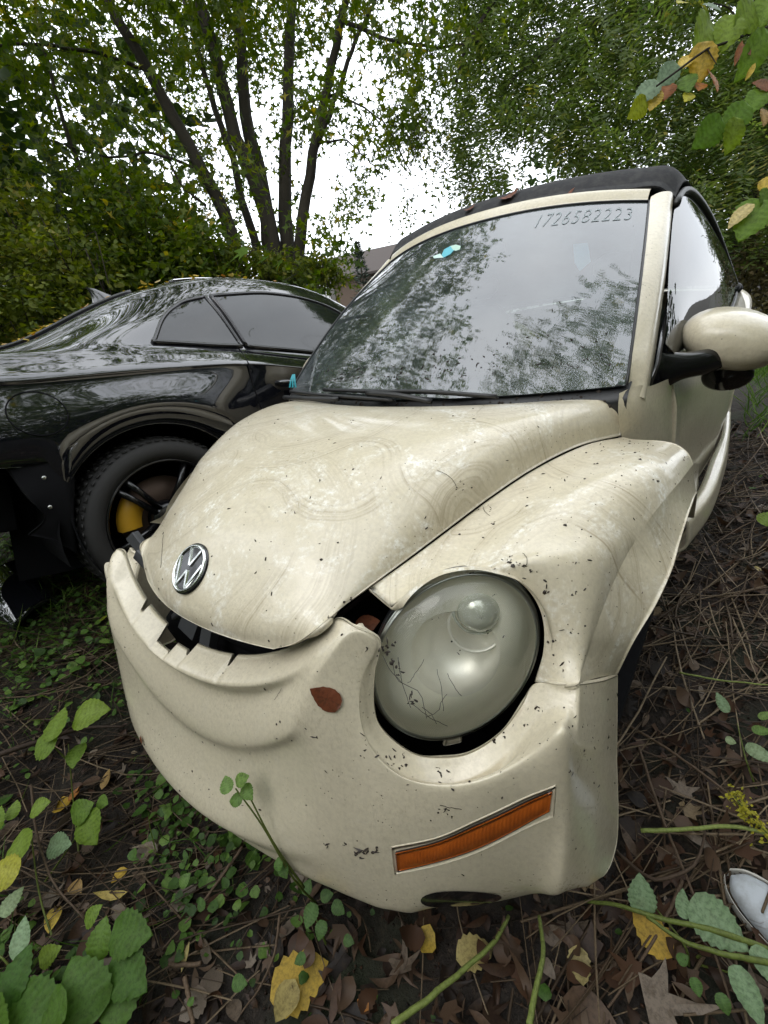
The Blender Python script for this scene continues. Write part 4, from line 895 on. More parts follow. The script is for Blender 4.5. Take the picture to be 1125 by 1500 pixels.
# wheels
for wx in (0, 2.76):
    for sg in (-1, 1):
        if sg == 1 and wx == 0: pass
        w = MB(); c = (wx, sg*.755, .315); ax = (0, sg, 0)
        w.lathe([(.235, -.11), (.28, -.112), (.305, -.10), (.316, -.07), (.318, 0), (.316, .07), (.306, .098), (.285, .112), (.262, .113), (.246, .105), (.236, .09)], c, ax, 64)
        for k in range(64):
            a = k*2*math.pi/64
            R_ = np.array(Matrix.Rotation(-a, 3, 'Y'))
            for dy, tw in ((-.055, .3), (0, 0), (.055, -.3), (.092, 0)):
                rr = .319 if abs(dy) < .09 else .309
                w.box((wx+rr*math.sin(a+dy), sg*.755+sg*dy, .315+rr*math.cos(a+dy)), (.0085, .022 if dy < .09 else .012, .0012), np.array(Matrix.Rotation(a+dy, 3, 'Y')))
        wh = w.obj('wheel', M['rubber'], blk)
        r = MB(); r.lathe([(.238, .09), (.232, .098), (.226, .09), (.215, .04), (.21, -.09)], c, ax, 48); 
        for k in range(5):
            a = k*2*math.pi/5+.42
            for da in (-.10, .10):
                p = np.array([wx+.055*math.sin(a+da*2), sg*.755+sg*.055, .315+.055*math.cos(a+da*2)]); q = np.array([wx+.228*math.sin(a+da), sg*.755+sg*.075, .315+.228*math.cos(a+da)])
                r.tube([p, (p+q)/2+np.array([0, sg*.012, 0]), q], [.014, .012, .013], 6)
        r.lathe([(.07, .0), (.068, .055), (.05, .07), (.001, .072)], c, ax, 24)
        r.obj('rim', M['plastic_shiny'], wh)
        d = MB(); d.lathe([(.165, .0), (.165, .02), (.07, .02)], c, ax, 40); d.obj('brake_disc', mat('disc_rust', (.09, .06, .045), .5, .6), wh)
        d = MB(); G = []
        for t in np.linspace(-.42, .42, 10):
            a = t+math.radians(-75 if wx == 0 else 90); G.append([(wx+r_*math.sin(a), sg*(.755+dy), .315+r_*math.cos(a)) for r_, dy in ((.10, .03), (.105, .055), (.15, .06), (.178, .052), (.182, .02))])
        d.grid(np.array(G)); d.obj('brake_caliper', mat('caliper_yellow', (.55, .30, .02), .4), wh)
# wheel wells, underbody, hanging liner with screws where the bumper is gone
u = MB()
for wx in (0, 2.76):
    for sg in (-1, 1):
        th = np.linspace(-.3, math.pi+.3, 24); arc = np.stack([wx-.372*np.cos(th), 0*th, .32+.372*np.sin(th)], 1)
        u.grid(np.stack([arc+np.array([0, sg*.85, 0]), arc+np.array([0, sg*.5, 0])], 1)); u.add([(wx-.45, sg*.5, 0.1), (wx+.45, sg*.5, .1), (wx+.45, sg*.5, .8), (wx-.45, sg*.5, .8)], [(0, 1, 2, 3)])
u.box((1.3, 0, .24), (.95, .78, .05)); u.box((-.72, 0, .42), (.28, .60, .10)); u.box((-.66, 0, .62), (.30, .70, .06)); u.obj('underbody', M['dark'], blk, smooth=False)
ln_ = MB()
LN_ = [[(-.47, -.80, .56), (-.44, -.845, .47), (-.40, -.83, .39), (-.44, -.78, .33)], [(-.40, -.845, .565), (-.385, -.86, .48), (-.365, -.85, .38), (-.38, -.80, .30)], [(-.33, -.84, .585), (-.335, -.862, .50), (-.33, -.855, .38), (-.33, -.82, .25)], [(-.29, -.80, .60), (-.30, -.82, .50), (-.315, -.80, .36), (-.315, -.76, .22)]]
panel('wheel_liner', patch(LN_, 20, 24), M['dark'], blk, hem=.006, flip=True)
for (x, z) in ((-.388, .52), (-.385, .425)):
    s_ = MB(); s_.lathe([(.007, 0), (.007, .003), (.004, .005), (.001, .005)], (x, -.853, z), (0, -1, 0), 12); s_.obj('screw', M['chrome_dull'], blk)
fl_ = MB(); FP = [[(-.34, -.855, .40), (-.335, -.83, .40), (-.32, -.80, .39)], [(-.325, -.86, .30), (-.31, -.835, .29), (-.30, -.80, .28)], [(-.29, -.87, .2), (-.275, -.845, .19), (-.26, -.81, .18)], [(-.23, -.87, .11), (-.215, -.85, .10), (-.20, -.83, .10)]]
panel('mud_flap', patch(FP, 20, 10), M['dark'], blk, hem=.004, flip=True)

# torn-off dark bumper corner lying on the ground at the left edge
fr = thing('bumper_fragment', 'torn-off dark blue bumper corner lying on the ground behind the cream bumper tip', 'car part', (-1.72, .02, .17))
FQ = []
for t in np.linspace(0, 1, 5):
    x = -2.00+.55*t; k = 1-.75*max(0, t-.6)**1.2*2; z0 = .23
    FQ.append([(x, -.17+.05*t, z0-.05), (x, -.155+.05*t, z0+.05*k), (x, -.09+.02*t, z0+.09*k), (x-.02, 0, z0+.115*k), (x-.03, .11-.05*t, z0+.10*k), (x-.05, .19-.10*t, z0-.04)])
panel('shell', patch(FQ, 40, 40), M['black'], fr, hem=.02, flip=False)

# ================================================================ GROUND, LITTER, PLANTS
CM = np.array(cam.rotation_euler.to_matrix()); CC = np.array(cam.location)
def ray_(u, v): return CM @ np.array([(u-562.5)/631.34, -(v-750)/631.34, -1.0])
def at(u, v, z=0.0): d = ray_(u, v); return CC+d*(z-CC[2])/d[2]            # point on a level plane
def atd(u, v, dist): d = ray_(u, v); return CC+d*dist                      # point at a depth
def vnoise(x, y, seed=0):
    """smooth value noise"""
    x = np.asarray(x, float); y = np.asarray(y, float)
    xi = np.floor(x).astype(int); yi = np.floor(y).astype(int); fx = x-xi; fy = y-yi
    fx = fx*fx*(3-2*fx); fy = fy*fy*(3-2*fy)
    def h(a, b): v = np.sin(a*127.1+b*311.7+seed*74.7)*43758.5453; return v-np.floor(v)
    return (h(xi, yi)*(1-fx)+h(xi+1, yi)*fx)*(1-fy)+(h(xi, yi+1)*(1-fx)+h(xi+1, yi+1)*fx)*fy
def gz(x, y):
    x = np.asarray(x, float); y = np.asarray(y, float)
    n = (vnoise(x*2.1, y*2.1, 1)-.5)*.05+(vnoise(x*6, y*6, 2)-.5)*.03+(vnoise(x*17, y*17, 3)-.5)*.014
    left = sst(-.72, -1.05, x)
    bank = .17-.318*np.clip(y-.45, 0, 6)-.25*np.clip(y-6, 0, 4)
    far = sst(4.2, 9, y)*-.7
    z = np.where(x > -.72, far, bank*left+far*(1-left))
    z = np.where((x <= -.72) & (y > 3), np.minimum(z, bank*left+far*(1-left)), z)
    return z+n-.012
def axis_(a, b, na, lo, hi, nb):
    mid_ = np.linspace(a, b, na); l = a-(a-lo)*np.linspace(1, 0, nb+1)[:-1]**2.6; r = b+(hi-b)*np.linspace(0, 1, nb+1)[1:]**2.6
    return np.concatenate([l, mid_, r])
gx = axis_(-3.2, 2.4, 330, -90, 90, 26); gy = axis_(-1.4, 4.2, 330, -60, 140, 30)
GX, GY = np.meshgrid(gx, gy, indexing='ij'); GZ = gz(GX, GY)
soil = mat('soil_litter', (.03, .02, .014), .8); co = objco(soil)
c1 = mixc(soil, ramp(soil, noise(soil, co, 9, 6, .65), .3, .7), (.008, .006, .004), (.026, .017, .011))
c1 = mixc(soil, ramp(soil, noise(soil, co, 60, 5, .7), .52, .66), c1, (.05, .034, .022))
c1 = mixc(soil, ramp(soil, noise(soil, co, 3.2, 3), .5, .7), c1, (.022, .028, .010))
L(soil, c1, P_(soil).inputs['Base Color']); bump(soil, fmath(soil, 'ADD', noise(soil, co, 35, 6, .7), fmath(soil, 'MULTIPLY', noise(soil, co, 140, 4, .7), .4)), .9, .02)
idx = np.arange(GX.size).reshape(GX.shape)
T4 = np.stack([idx[:-1, :-1], idx[1:, :-1], idx[1:, 1:], idx[:-1, 1:]], -1).reshape(-1, 4)
gm = big_mesh('ground', np.stack([GX, GY, GZ], -1).reshape(-1, 3), T4, soil, smooth=True)
go = bpy.data.objects.new('ground', gm); COL.objects.link(go); go['kind'] = 'structure'

# ---- leaf templates: flat outline in x (length) / y, folded about the midrib
def blade(n, wfun, fold=.25, serr=0.0):
    t = np.linspace(0, 1, n); V = [(a, 0, 0) for a in t]
    for s in (1, -1):
        for i, a in enumerate(t[1:-1]):
            w = wfun(a)*(1+(serr if i % 2 else -serr)); V.append((a+.03*(i % 2)*serr*4, s*w, w*fold))
    V = np.array(V, float); T = []; m = n-2
    for s in (0, 1):
        o = n+s*m
        def tri(a, b, c): T.append((a, b, c) if s == 0 else (a, c, b))
        tri(0, 1, o)
        for i in range(m-1): tri(1+i, 2+i, o+i+1); tri(1+i, o+i+1, o+i)
        tri(n-2, n-1, o+m-1)
    return V, np.array(T)
OVAL = blade(7, lambda a: .34*math.sin(math.pi*a**.8)**.8)
SERR = blade(13, lambda a: .36*math.sin(math.pi*a**.75)**.75, .18, .09)
NARROW = blade(5, lambda a: .13*math.sin(math.pi*a)**.7)
SMALLOV = blade(4, lambda a: .30*math.sin(math.pi*a**.8))
ROUND = blade(6, lambda a: .48*math.sin(math.pi*a**.7)**.6, .12, .05)
def lobed(lobes, inner, depth=1):
    """palmate leaf: stalk at the origin, pointed lobes along given angles"""
    V = [(.30, 0, .0)]; pts = []
    for k, (ang, ln) in enumerate(lobes):
        a = math.radians(ang); pts.append((ln*math.cos(a), ln*math.sin(a)))
        if k < len(lobes)-1:
            b = math.radians((ang+lobes[k+1][0])/2); pts.append((inner*math.cos(b)+.05, inner*math.sin(b)))
    out = [(0, 0)]+[(x+.06, y) for x, y in pts]
    full = []
    for i, p in enumerate(out):
        full.append(p); q = out[(i+1) % len(out)]
        if i > 0 and i < len(out)-1: full.append(((p[0]+q[0])/2+(.04*((i % 2)*2-1))*(-(q[1]-p[1])), (p[1]+q[1])/2+(.04*((i % 2)*2-1))*(q[0]-p[0])))
    V += [(x, y, .10*abs(y)) for x, y in full]; n = len(full); T = [(0, 1+i, 1+(i+1) % n) for i in range(n)]
    return np.array(V, float), np.array(T)
MAPLE = lobed([(-100, .30), (-52, .62), (0, 1.0), (52, .62), (100, .30)], .26)
MAPLE2 = lobed([(-75, .45), (-38, .78), (0, 1.0), (38, .78), (75, .45)], .42)
def leaf3(V, T, P, X, Nn, size, curl, rnd):
    """instances: P positions, X along-leaf axis, Nn normals, size, curl -> merged arrays"""
    X = X/(np.linalg.norm(X, axis=1, keepdims=True)+1e-9); Y = np.cross(Nn, X); Y /= np.linalg.norm(Y, axis=1, keepdims=True)+1e-9; Zz = np.cross(X, Y)
    k = len(V); n = len(P)
    vx = np.broadcast_to(V[:, 0], (n, k)); vy = np.broadcast_to(V[:, 1], (n, k)); vz = V[:, 2][None]+curl[:, None]*(vx-.4)**2
    W_ = P[:, None]+size[:, None, None]*(vx[..., None]*X[:, None]+vy[..., None]*Y[:, None]+vz[..., None]*Zz[:, None])
    return W_.reshape(-1, 3), (T[None]+(np.arange(n)*k)[:, None, None]).reshape(-1, T.shape[1]), np.repeat(rnd, k)
def stuff_mesh(name, parts, material, smooth=False):
    Vs = []; Ts = []; R_ = []; o = 0
    for V, T, r in parts: Vs.append(V); Ts.append(T+o); R_.append(r); o += len(V)
    me = big_mesh(name, np.concatenate(Vs), np.concatenate(Ts), material, smooth=smooth)
    at_ = me.attributes.new('rnd', 'FLOAT', 'POINT'); at_.data.foreach_set('value', np.concatenate(R_).astype(np.float32))
    return me
def leaf_mat(name, stops, rough=.5, trans=.0, spots=.4, vein=.0):
    """colour ramp driven by the per-leaf random number, blotches, thin translucency"""
    m = mat(name, (.1, .1, .05), max(rough, .55)); P_(m).inputs['Specular IOR Level'].default_value = .28; at_ = N(m, 'Attribute', attribute_name='rnd'); r = N(m, 'ValToRGB'); L(m, at_.outputs['Fac'], r.inputs[0])
    el = r.color_ramp.elements
    while len(el) < len(stops): el.new(.5)
    for e_, (p, c) in zip(el, stops): e_.position = p; e_.color = (*c, 1)
    co = objco(m); c = mixc(m, fmath(m, 'MULTIPLY', ramp(m, noise(m, co, 45, 4, .7), .5, .72), spots), r.outputs[0], (.05, .032, .015))
    vn_ = N(m, 'Attribute', attribute_name='vein'); hs = N(m, 'HueSaturation'); hs.inputs['Value'].default_value = 1.9; hs.inputs['Saturation'].default_value = .8; L(m, c, hs.inputs['Color']); c = mixc(m, fmath(m, 'MULTIPLY', vn_.outputs['Fac'], .32), c, hs.outputs[0])
    c2_ = N(m, 'HueSaturation'); c2_.inputs['Value'].default_value = .55; L(m, c, c2_.inputs['Color']); c = mixc(m, ramp(m, noise(m, co, 150, 4, .7), .45, .7), c, c2_.outputs[0])
    L(m, c, P_(m).inputs['Base Color'])
    if trans:
        nt_ = m.node_tree; out = [n for n in nt_.nodes if n.type == 'OUTPUT_MATERIAL'][0]; tl = N(m, 'BsdfTranslucent'); ms = N(m, 'MixShader'); ms.inputs[0].default_value = trans
        g = N(m, 'HueSaturation'); g.inputs['Saturation'].default_value = 1.15; g.inputs['Value'].default_value = 1.7; L(m, c, g.inputs['Color']); L(m, g.outputs[0], tl.inputs[0])
        L(m, P_(m).outputs[0], ms.inputs[1]); L(m, tl.outputs[0], ms.inputs[2]); L(m, ms.outputs[0], out.inputs[0])
    return m
deadm = leaf_mat('dead_leaves', [(0, (.012, .008, .006)), (.35, (.034, .018, .011)), (.6, (.070, .034, .018)), (.78, (.10, .066, .042)), (.92, (.19, .155, .12)), (1, (.30, .19, .04))], .45, .1, .7)
yelm = leaf_mat('yellow_leaves', [(0, (.42, .26, .03)), (.5, (.50, .36, .06)), (.8, (.40, .33, .14)), (1, (.32, .13, .03))], .4, .2, .5)
grnm = leaf_mat('weed_leaves', [(0, (.03, .065, .012)), (.4, (.06, .13, .02)), (.7, (.10, .18, .03)), (1, (.18, .26, .05))], .38, .25, .25)
bigm = leaf_mat('bright_leaves', [(0, (.04, .10, .010)), (.4, (.10, .18, .015)), (.7, (.17, .24, .02)), (1, (.38, .35, .03))], .34, .3, .25)
palem = leaf_mat('pale_underside_leaves', [(0, (.12, .19, .09)), (.5, (.16, .24, .12)), (1, (.24, .30, .15))], .5, .15, .3)

# region of ground that matters, sampled more densely near the camera
def ground_pts(n, x0, x1, y0, y1, keep=None):
    x = rng.uniform(x0, x1, n); y = rng.uniform(y0, y1, n)
    if keep is not None: m_ = keep(x, y) > rng.random(n); x, y = x[m_], y[m_]
    return np.stack([x, y, gz(x, y)], 1)
def outside_cars(x, y):
    return np.where((np.abs(x) < .62) & (y > .35) & (y < 3.9), 0., 1.)
def rdir(n): a = rng.uniform(0, 2*math.pi, n); return np.stack([np.cos(a), np.sin(a), rng.normal(0, .25, n)], 1)
def rnrm(n, s=.35): v = np.stack([rng.normal(0, s, n), rng.normal(0, s, n), np.ones(n)], 1); return v/np.linalg.norm(v, axis=1, keepdims=True)
parts = []
for (Tm, n, s0, s1) in ((MAPLE, 900, .05, .10), (MAPLE2, 1500, .03, .08), (OVAL, 3800, .02, .065), (NARROW, 3200, .03, .09), (SMALLOV, 6000, .010, .03)):
    P = ground_pts(n, -3.0, 2.0, -.9, 3.8, outside_cars); k = len(P)
    P[:, 2] += rng.uniform(.0, .022, k)
    r = rng.random(k)**1.3*.95; parts.append(leaf3(*Tm, P, rdir(k), rnrm(k, .45), rng.uniform(s0, s1, k), rng.normal(.1, .7, k), r))
me = stuff_mesh('leaf_litter', parts, deadm); o = bpy.data.objects.new('leaf_litter', me); COL.objects.link(o); tag(o, 'brown rotting leaf litter covering the soil around the cars', 'leaf litter', kind='stuff')
# crumbs of bark and humus
P = ground_pts(26000, -2.4, 1.7, -.8, 2.6, outside_cars); k = len(P); tet = np.array([(0, 0, 0), (1, .1, .1), (.3, .7, .2), (.4, .2, .8)], float); tf = np.array([(0, 1, 2), (0, 2, 3), (0, 3, 1), (1, 3, 2)])
me = stuff_mesh('humus_crumbs', [leaf3(tet, tf, P, rdir(k), rnrm(k, 1), rng.uniform(.003, .011, k), np.zeros(k), rng.random(k)*.55)], deadm); o = bpy.data.objects.new('humus_crumbs', me); COL.objects.link(o); tag(o, 'dark crumbs of bark and humus scattered over the soil', 'crumbs', kind='stuff')
# straw-like dead stems
strawm = leaf_mat('dead_stems', [(0, (.020, .013, .008)), (.5, (.055, .035, .02)), (.82, (.14, .10, .06)), (1, (.25, .19, .12))], .55, 0, .4)
def stems(n, x0, x1, y0, y1, l0, l1, r0, r1, lift, keep=None, rn=None, adir=None, seg=5):
    P = ground_pts(n, x0, x1, y0, y1, keep); k = len(P); ln_ = rng.uniform(l0, l1, k)**1.0
    a = rng.uniform(0, 2*math.pi, k) if adir is None else rng.normal(adir, .55, k)
    D = np.stack([np.cos(a), np.sin(a), rng.normal(0, .12, k)], 1); B = np.stack([-np.sin(a), np.cos(a), rng.normal(0, .3, k)], 1)
    bend = rng.normal(0, .12, k); rr = rng.uniform(r0, r1, k); up = rng.uniform(0, lift, k)
    t = np.linspace(-.5, .5, seg); C_ = P[:, None]+D[:, None]*(t[None, :, None]*ln_[:, None, None])+B[:, None]*((t[None]**2)[..., None]*(bend*ln_)[:, None, None])
    C_[..., 2] = np.maximum(C_[..., 2], gz(C_[..., 0], C_[..., 1])+.002)+up[:, None]
    e1 = np.cross(D, [0, 0, 1.]); e1 /= np.linalg.norm(e1, axis=1, keepdims=True); e2 = np.cross(e1, D)
    tri = [(math.cos(q), math.sin(q)) for q in (.5, 2.6, 4.7)]
    V = np.stack([C_+rr[:, None, None]*(c_*e1[:, None]+s_*e2[:, None])*(1-.5*np.abs(t)[None, :, None]) for c_, s_ in tri], 2)
    V = V.reshape(k, seg*3, 3); T = []
    for i in range(seg-1):
        for j in range(3): T.append((i*3+j, i*3+(j+1) % 3, (i+1)*3+(j+1) % 3, (i+1)*3+j))
    T = (np.array(T)[None]+(np.arange(k)*seg*3)[:, None, None]).reshape(-1, 4)
    r = rng.random(k) if rn is None else rng.uniform(*rn, k)
    return V.reshape(-1, 3), T, np.repeat(r, seg*3)
parts = [stems(2800, -2.6, 2.0, -.8, 3.6, .05, .30, .0008, .0026, .03, outside_cars), stems(1500, .75, 1.9, -.2, 3.4, .08, .55, .0008, .0040, .05, None, (.3, 1), 1.2), stems(900, -2.4, .2, -.8, .4, .15, .5, .001, .003, .04, None, (.2, .9), .9)]
me = stuff_mesh('dead_stems', parts, strawm); o = bpy.data.objects.new('dead_stems', me); COL.objects.link(o); tag(o, 'thin dry brown stems and straw tangled over the soil', 'dead stems', kind='stuff')
# ground ivy and small weeds, thick on the left side
def left_green(x, y):
    n = vnoise(x*3.2, y*3.2, 9); return np.clip(sst(.6, -.3, x)*1.3*sst(.15, .5, n)+.06*sst(.5, .8, n), 0, 1)*np.where((x > -.7) & (y > .25) & (np.abs(x) < .8), 0, 1)
P = ground_pts(30000, -3.0, 1.8, -.9, 3.6, left_green); k = len(P); P[:, 2] += rng.uniform(.015, .06, k)
parts = [leaf3(*ROUND, P, rdir(k), rnrm(k, .4), rng.uniform(.012, .032, k), rng.normal(0, .4, k), rng.random(k)*.8)]
P = ground_pts(1800, -3.2, 1.9, -.9, 3.8, left_green); k = len(P); P[:, 2] += rng.uniform(.02, .07, k)
parts.append(leaf3(*SERR, P, rdir(k), rnrm(k, .4), rng.uniform(.025, .055, k), rng.normal(0, .4, k), rng.random(k)*.9))
me = stuff_mesh('ground_ivy', parts, grnm); o = bpy.data.objects.new('ground_ivy', me); COL.objects.link(o); tag(o, 'low green ground ivy carpeting the soil left of the bumper', 'ground cover', kind='stuff')
# grass: tufts at left, lawn far behind on the right
def blades(n, x0, x1, y0, y1, h0, h1, w, keep=None):
    P = ground_pts(n, x0, x1, y0, y1, keep); k = len(P); D = rdir(k); D[:, 2] = rng.uniform(.6, 2.2, k)
    return leaf3(*blade(4, lambda a: w*(1-a*.7)), P, D, rdir(k), rng.uniform(h0, h1, k), rng.normal(.6, .4, k), rng.uniform(.2, .95, k))
parts = [blades(2600, -2.6, .1, -.8, .8, .05, .16, .018, left_green), blades(15000, .95, 6.5, 3.3, 11, .08, .3, .022), blades(1500, -3.5, -1.0, -.2, 3, .08, .25, .015)]
me = stuff_mesh('grass', parts, grnm); o = bpy.data.objects.new('grass', me); COL.objects.link(o); tag(o, 'green grass blades growing in tufts and behind the cars', 'grass', kind='stuff')

# ---- single fallen leaves one can pick out
def single_leaf(name, tm, pos, ang, size, tilt, curl, material, label, cat, group=None, parent=None, rnd=.5, nrm=None):
    X = np.array([[math.cos(ang), math.sin(ang), tilt]]); Nn = rnrm(1, .2) if nrm is None else np.array([nrm], float)
    if nrm is not None: X = X-Nn*(X @ Nn.T)
    V, T, r = leaf3(*tm, np.zeros((1, 3)), X, Nn, np.array([size]), np.array([curl]), np.array([rnd]))
    me = stuff_mesh(name, [(V, T, r)], material, smooth=False); o = bpy.data.objects.new(name, me); COL.objects.link(o)
    if parent is None: o.location = pos; tag(o, label, cat, group)
    else: o.parent = parent; o.location = np.asarray(pos)-PM[parent.name]['M'][:3, 3]; 
    return o
FL = [(90, 1190, 'SERR', 'yellow', .07, .1, 'bright yellow fallen leaf with a bitten edge among the ivy below the round green leaves'),
 (150, 1157, 'OVAL', 'yellow', .06, .9, 'orange-yellow fallen leaf beside the green leaves left of the bumper'),
 (100, 1175, 'OVAL', 'yellow', .05, 1.0, 'small orange fallen leaf touching the bright yellow one'), (190, 1310, 'NARROW', 'yellow', .085, .65, 'narrow pale yellow fallen leaf standing out on dark stems'),
 (85, 1325, 'OVAL', 'yellow', .06, .5, 'yellow fallen leaf above the big green leaves at bottom left'), (105, 1292, 'OVAL', 'yellow', .05, .9, 'small orange and brown fallen leaf beside a bare brown stem'),
 (187, 1272, 'OVAL', 'yellow', .045, .2, 'small curled yellow fallen leaf in the middle of the ivy'), (395, 1465, 'SERR', 'yellow', .13, .2, 'large bright yellow fallen leaf at the bottom edge of the picture'),
 (618, 1397, 'ROUND', 'yellow', .05, .3, 'small round golden fallen leaf in the dark below the bumper'), (668, 1404, 'SERR', 'yellow', .085, .75, 'tan ragged fallen leaf beside the small golden leaf'),
 (432, 1435, 'OVAL', 'yellow', .075, .75, 'cream and tan fallen leaf right above the large yellow leaf'), (590, 1432, 'MAPLE', 'dead', .09, .85, 'grey-brown upright fallen leaf left of the green stem'),
 (985, 1403, 'SERR', 'yellow', .085, .1, 'yellow and brown fallen leaf beneath the lower green stem'), (945, 1468, 'MAPLE', 'dead', .13, .88, 'large grey maple leaf at the bottom right'),
 (822, 1462, 'OVAL', 'dead', .10, .72, 'curled tan leaf right of the upright green stem'), (1062, 1188, 'OVAL', 'dead', .05, .68, 'orange-brown leaf lying under the yellow goldenrod spike'),
 (1000, 1165, 'MAPLE', 'dead', .08, .86, 'pale deeply cut maple leaf among straw right of the bumper'), (1050, 1250, 'NARROW', 'dead', .09, .9, 'silver-grey narrow leaf above the white shoe'),
 (232, 1240, 'MAPLE', 'dead', .07, .93, 'white-grey three-lobed leaf on the ivy'), (185, 1128, 'MAPLE', 'dead', .06, .9, 'pale silvery maple leaf just off the left end of the bumper'),
 (540, 1480, 'OVAL', 'yellow', .03, 1.0, 'tiny orange leaf at the bottom centre'), (215, 1195, 'MAPLE2', 'dead', .07, .6, 'reddish brown leaf under the bumper beside the ivy'),
 (300, 1330, 'OVAL', 'dead', .06, .62, 'rust-brown folded leaf on crossed stems'), (265, 1425, 'NARROW', 'yellow', .05, .75, 'small cream leaf on the brown stick'),
 (845, 1385, 'SERR', 'yellow', .06, .8, 'pale torn leaf pressed into the soil by the bumper corner'), (1010, 905, 'MAPLE', 'dead', .06, .85, 'pale leaf on bare soil beside the front wheel'),
 (1105, 830, 'ROUND', 'yellow', .03, .75, 'small white-green leaf fragment at the right edge'), (90, 875, 'MAPLE2', 'dead', .1, .5, 'dark red-brown leaf under the tail of the black car'),
 (150, 905, 'ROUND', 'green', .035, .8, 'single small round green leaf between the black fragment and the bumper tip'), (970, 850, 'MAPLE2', 'pale', .05, .5, 'small pale green leaf beside the front wheel'),
 (1180, 1120, 'MAPLE2', 'dead', .08, .5, 'brown leaf near the right edge')]
MT = {'yellow': yelm, 'dead': deadm, 'green': bigm, 'pale': palem}; TMD = {'MAPLE': MAPLE, 'MAPLE2': MAPLE2, 'OVAL': OVAL, 'SERR': SERR, 'NARROW': NARROW, 'ROUND': ROUND}
for (u, v, t_, c_, s_, r_, lb) in FL[:-1]:
    p = at(u, v, 0.02)
    for _ in range(4): p = at(u, v, float(gz(p[0], p[1]))+.032)
    single_leaf('fallen_leaf', TMD[t_], p, rng.uniform(0, 6.28), s_, rng.normal(0, .2), rng.normal(.2, .5), MT[c_], lb, 'leaf', 'fallen leaves', rnd=r_)
# many more alike brown leaves lying singly
for (u0, u1, v0, v1, cnt, side) in ((905, 1125, 760, 1500, 110, 'right of the cream car'), (0, 420, 1120, 1500, 80, 'left of and below the cream bumper'), (420, 900, 1345, 1500, 36, 'in front of the cream car')):
    sh = [stuff_mesh('fallen_leaf', [leaf3(*tm, np.zeros((1, 3)), rdir(1), rnrm(1, .35), np.array([1.0]), np.array([rng.normal(.5, 1.2)]), np.array([rng.choice([.35, .5, .6, .7, .78, .88])]))], deadm) for tm in (MAPLE, NARROW, OVAL, MAPLE2, OVAL, SERR, SMALLOV, NARROW)]
    for k in range(cnt):
        u, v = rng.uniform(u0, u1), rng.uniform(v0, v1); p = at(u, v, 0.0)
        for _ in range(3): p = at(u, v, float(gz(p[0], p[1]))+.03)
        if side.startswith('left') and (v < 1130+.62*u-40 and u > 160): continue
        o = bpy.data.objects.new('fallen_leaf', sh[k % len(sh)]); COL.objects.link(o); o.location = p; o.rotation_euler = (rng.normal(0, .3), rng.normal(0, .3), rng.uniform(0, 6.28)); s_ = rng.uniform(.03, .075); o.scale = (s_, s_, s_)
        tag(o, 'small brown dead leaf on the soil '+side, 'leaf', 'brown dead leaves '+side)

# ---- sticks
barkm = leaf_mat('stick_bark', [(0, (.03, .02, .014)), (1, (.12, .08, .05))], .7, 0, .5)
stemg = leaf_mat('green_stem', [(0, (.09, .12, .02)), (1, (.22, .27, .07))], .4, .1, .3)
def stick(name, px, z, r, material, label, cat, rn=.5, taper=.5, follow=True, group=None, jit=.004, parent=None, k=7):
    P = []
    for i, q in enumerate(px):
        u, v = q[:2]; zz = q[2] if len(q) > 2 else z; p = at(u, v, zz)
        for _ in range(3): p = at(u, v, float(gz(p[0], p[1]))+zz) if follow else p
        P.append(p)
    P = spline(np.array(P), 26); P = P+np.cumsum(rng.normal(0, jit*.25, P.shape), axis=0)*.5
    V, F = tube(P, r*(1-taper*np.linspace(0, 1, 26)), k)
    me = mesh_data(name, V, F, material, True); a_ = me.attributes.new('rnd', 'FLOAT', 'POINT'); a_.data.foreach_set('value', np.full(len(V), rn, np.float32))
    o = bpy.data.objects.new(name, me); COL.objects.link(o)
    if parent is None: tag(o, label, cat, group)
    else: o.parent = parent; me.transform(Matrix.Translation(Vector(-PM[parent.name]['M'][:3, 3])))
    return P
stick('stick', [(0, 1105), (60, 1085), (130, 1065), (185, 1062)], .03, .009, barkm, 'thick dark fallen branch running from the left edge to the bumper', 'stick', .1)
stick('stick', [(45, 1150, .12), (60, 1240, .14), (85, 1300, .13), (125, 1345, .10)], .1, .004, barkm, 'arching dark brown stem crossing the ivy at the left', 'stick', .5)
stick('stick', [(355, 1240), (290, 1330), (235, 1390)], .05, .0042, barkm, 'straight tan stick leaning below the bumper towards the bottom left', 'stick', .9)
stick('stick', [(410, 1340), (400, 1400), (375, 1450), (350, 1485)], .05, .0036, barkm, 'long upright brown stick crossing the bottom left of centre', 'stick', .8)
stick('stick', [(248, 1413), (296, 1413)], .04, .005, barkm, 'short thick broken stick lying level near the bottom left', 'stick', .9, .1)
stick('stick', [(270, 1432), (284, 1500)], .05, .005, barkm, 'peeled pale stick running off the bottom edge', 'stick', 1.0, .1)
stick('stick', [(915, 1060, .02), (1000, 1110, .05), (1080, 1170, .06), (1135, 1215, .05)], .05, .0045, barkm, 'long tan stalk slanting down right beside the bumper corner', 'stick', .85)
stick('stick', [(935, 1095), (965, 1180), (1010, 1290), (1045, 1380), (1080, 1480)], .06, .0042, barkm, 'long brown stalk running down the right side past the pale leaves', 'stick', .7)
stick('stick', [(905, 1250, .05), (960, 1290, .07), (1010, 1275, .09), (1033, 1230, .07), (1030, 1180, .05)], .05, .0045, barkm, 'dark twig bent into a hook right of the bumper corner', 'stick', .4)
stick('stick', [(1000, 1290), (965, 1360), (930, 1420), (890, 1480)], .04, .004, barkm, 'tan stick crossing beneath the two green stems', 'stick', .8)
stick('stick', [(1125, 640, .08), (1080, 695, .10), (1050, 725, .06), (1035, 745, .03)], .06, .003, barkm, 'pale branched twig reaching in from the right edge beside the sill', 'stick', 1.0)
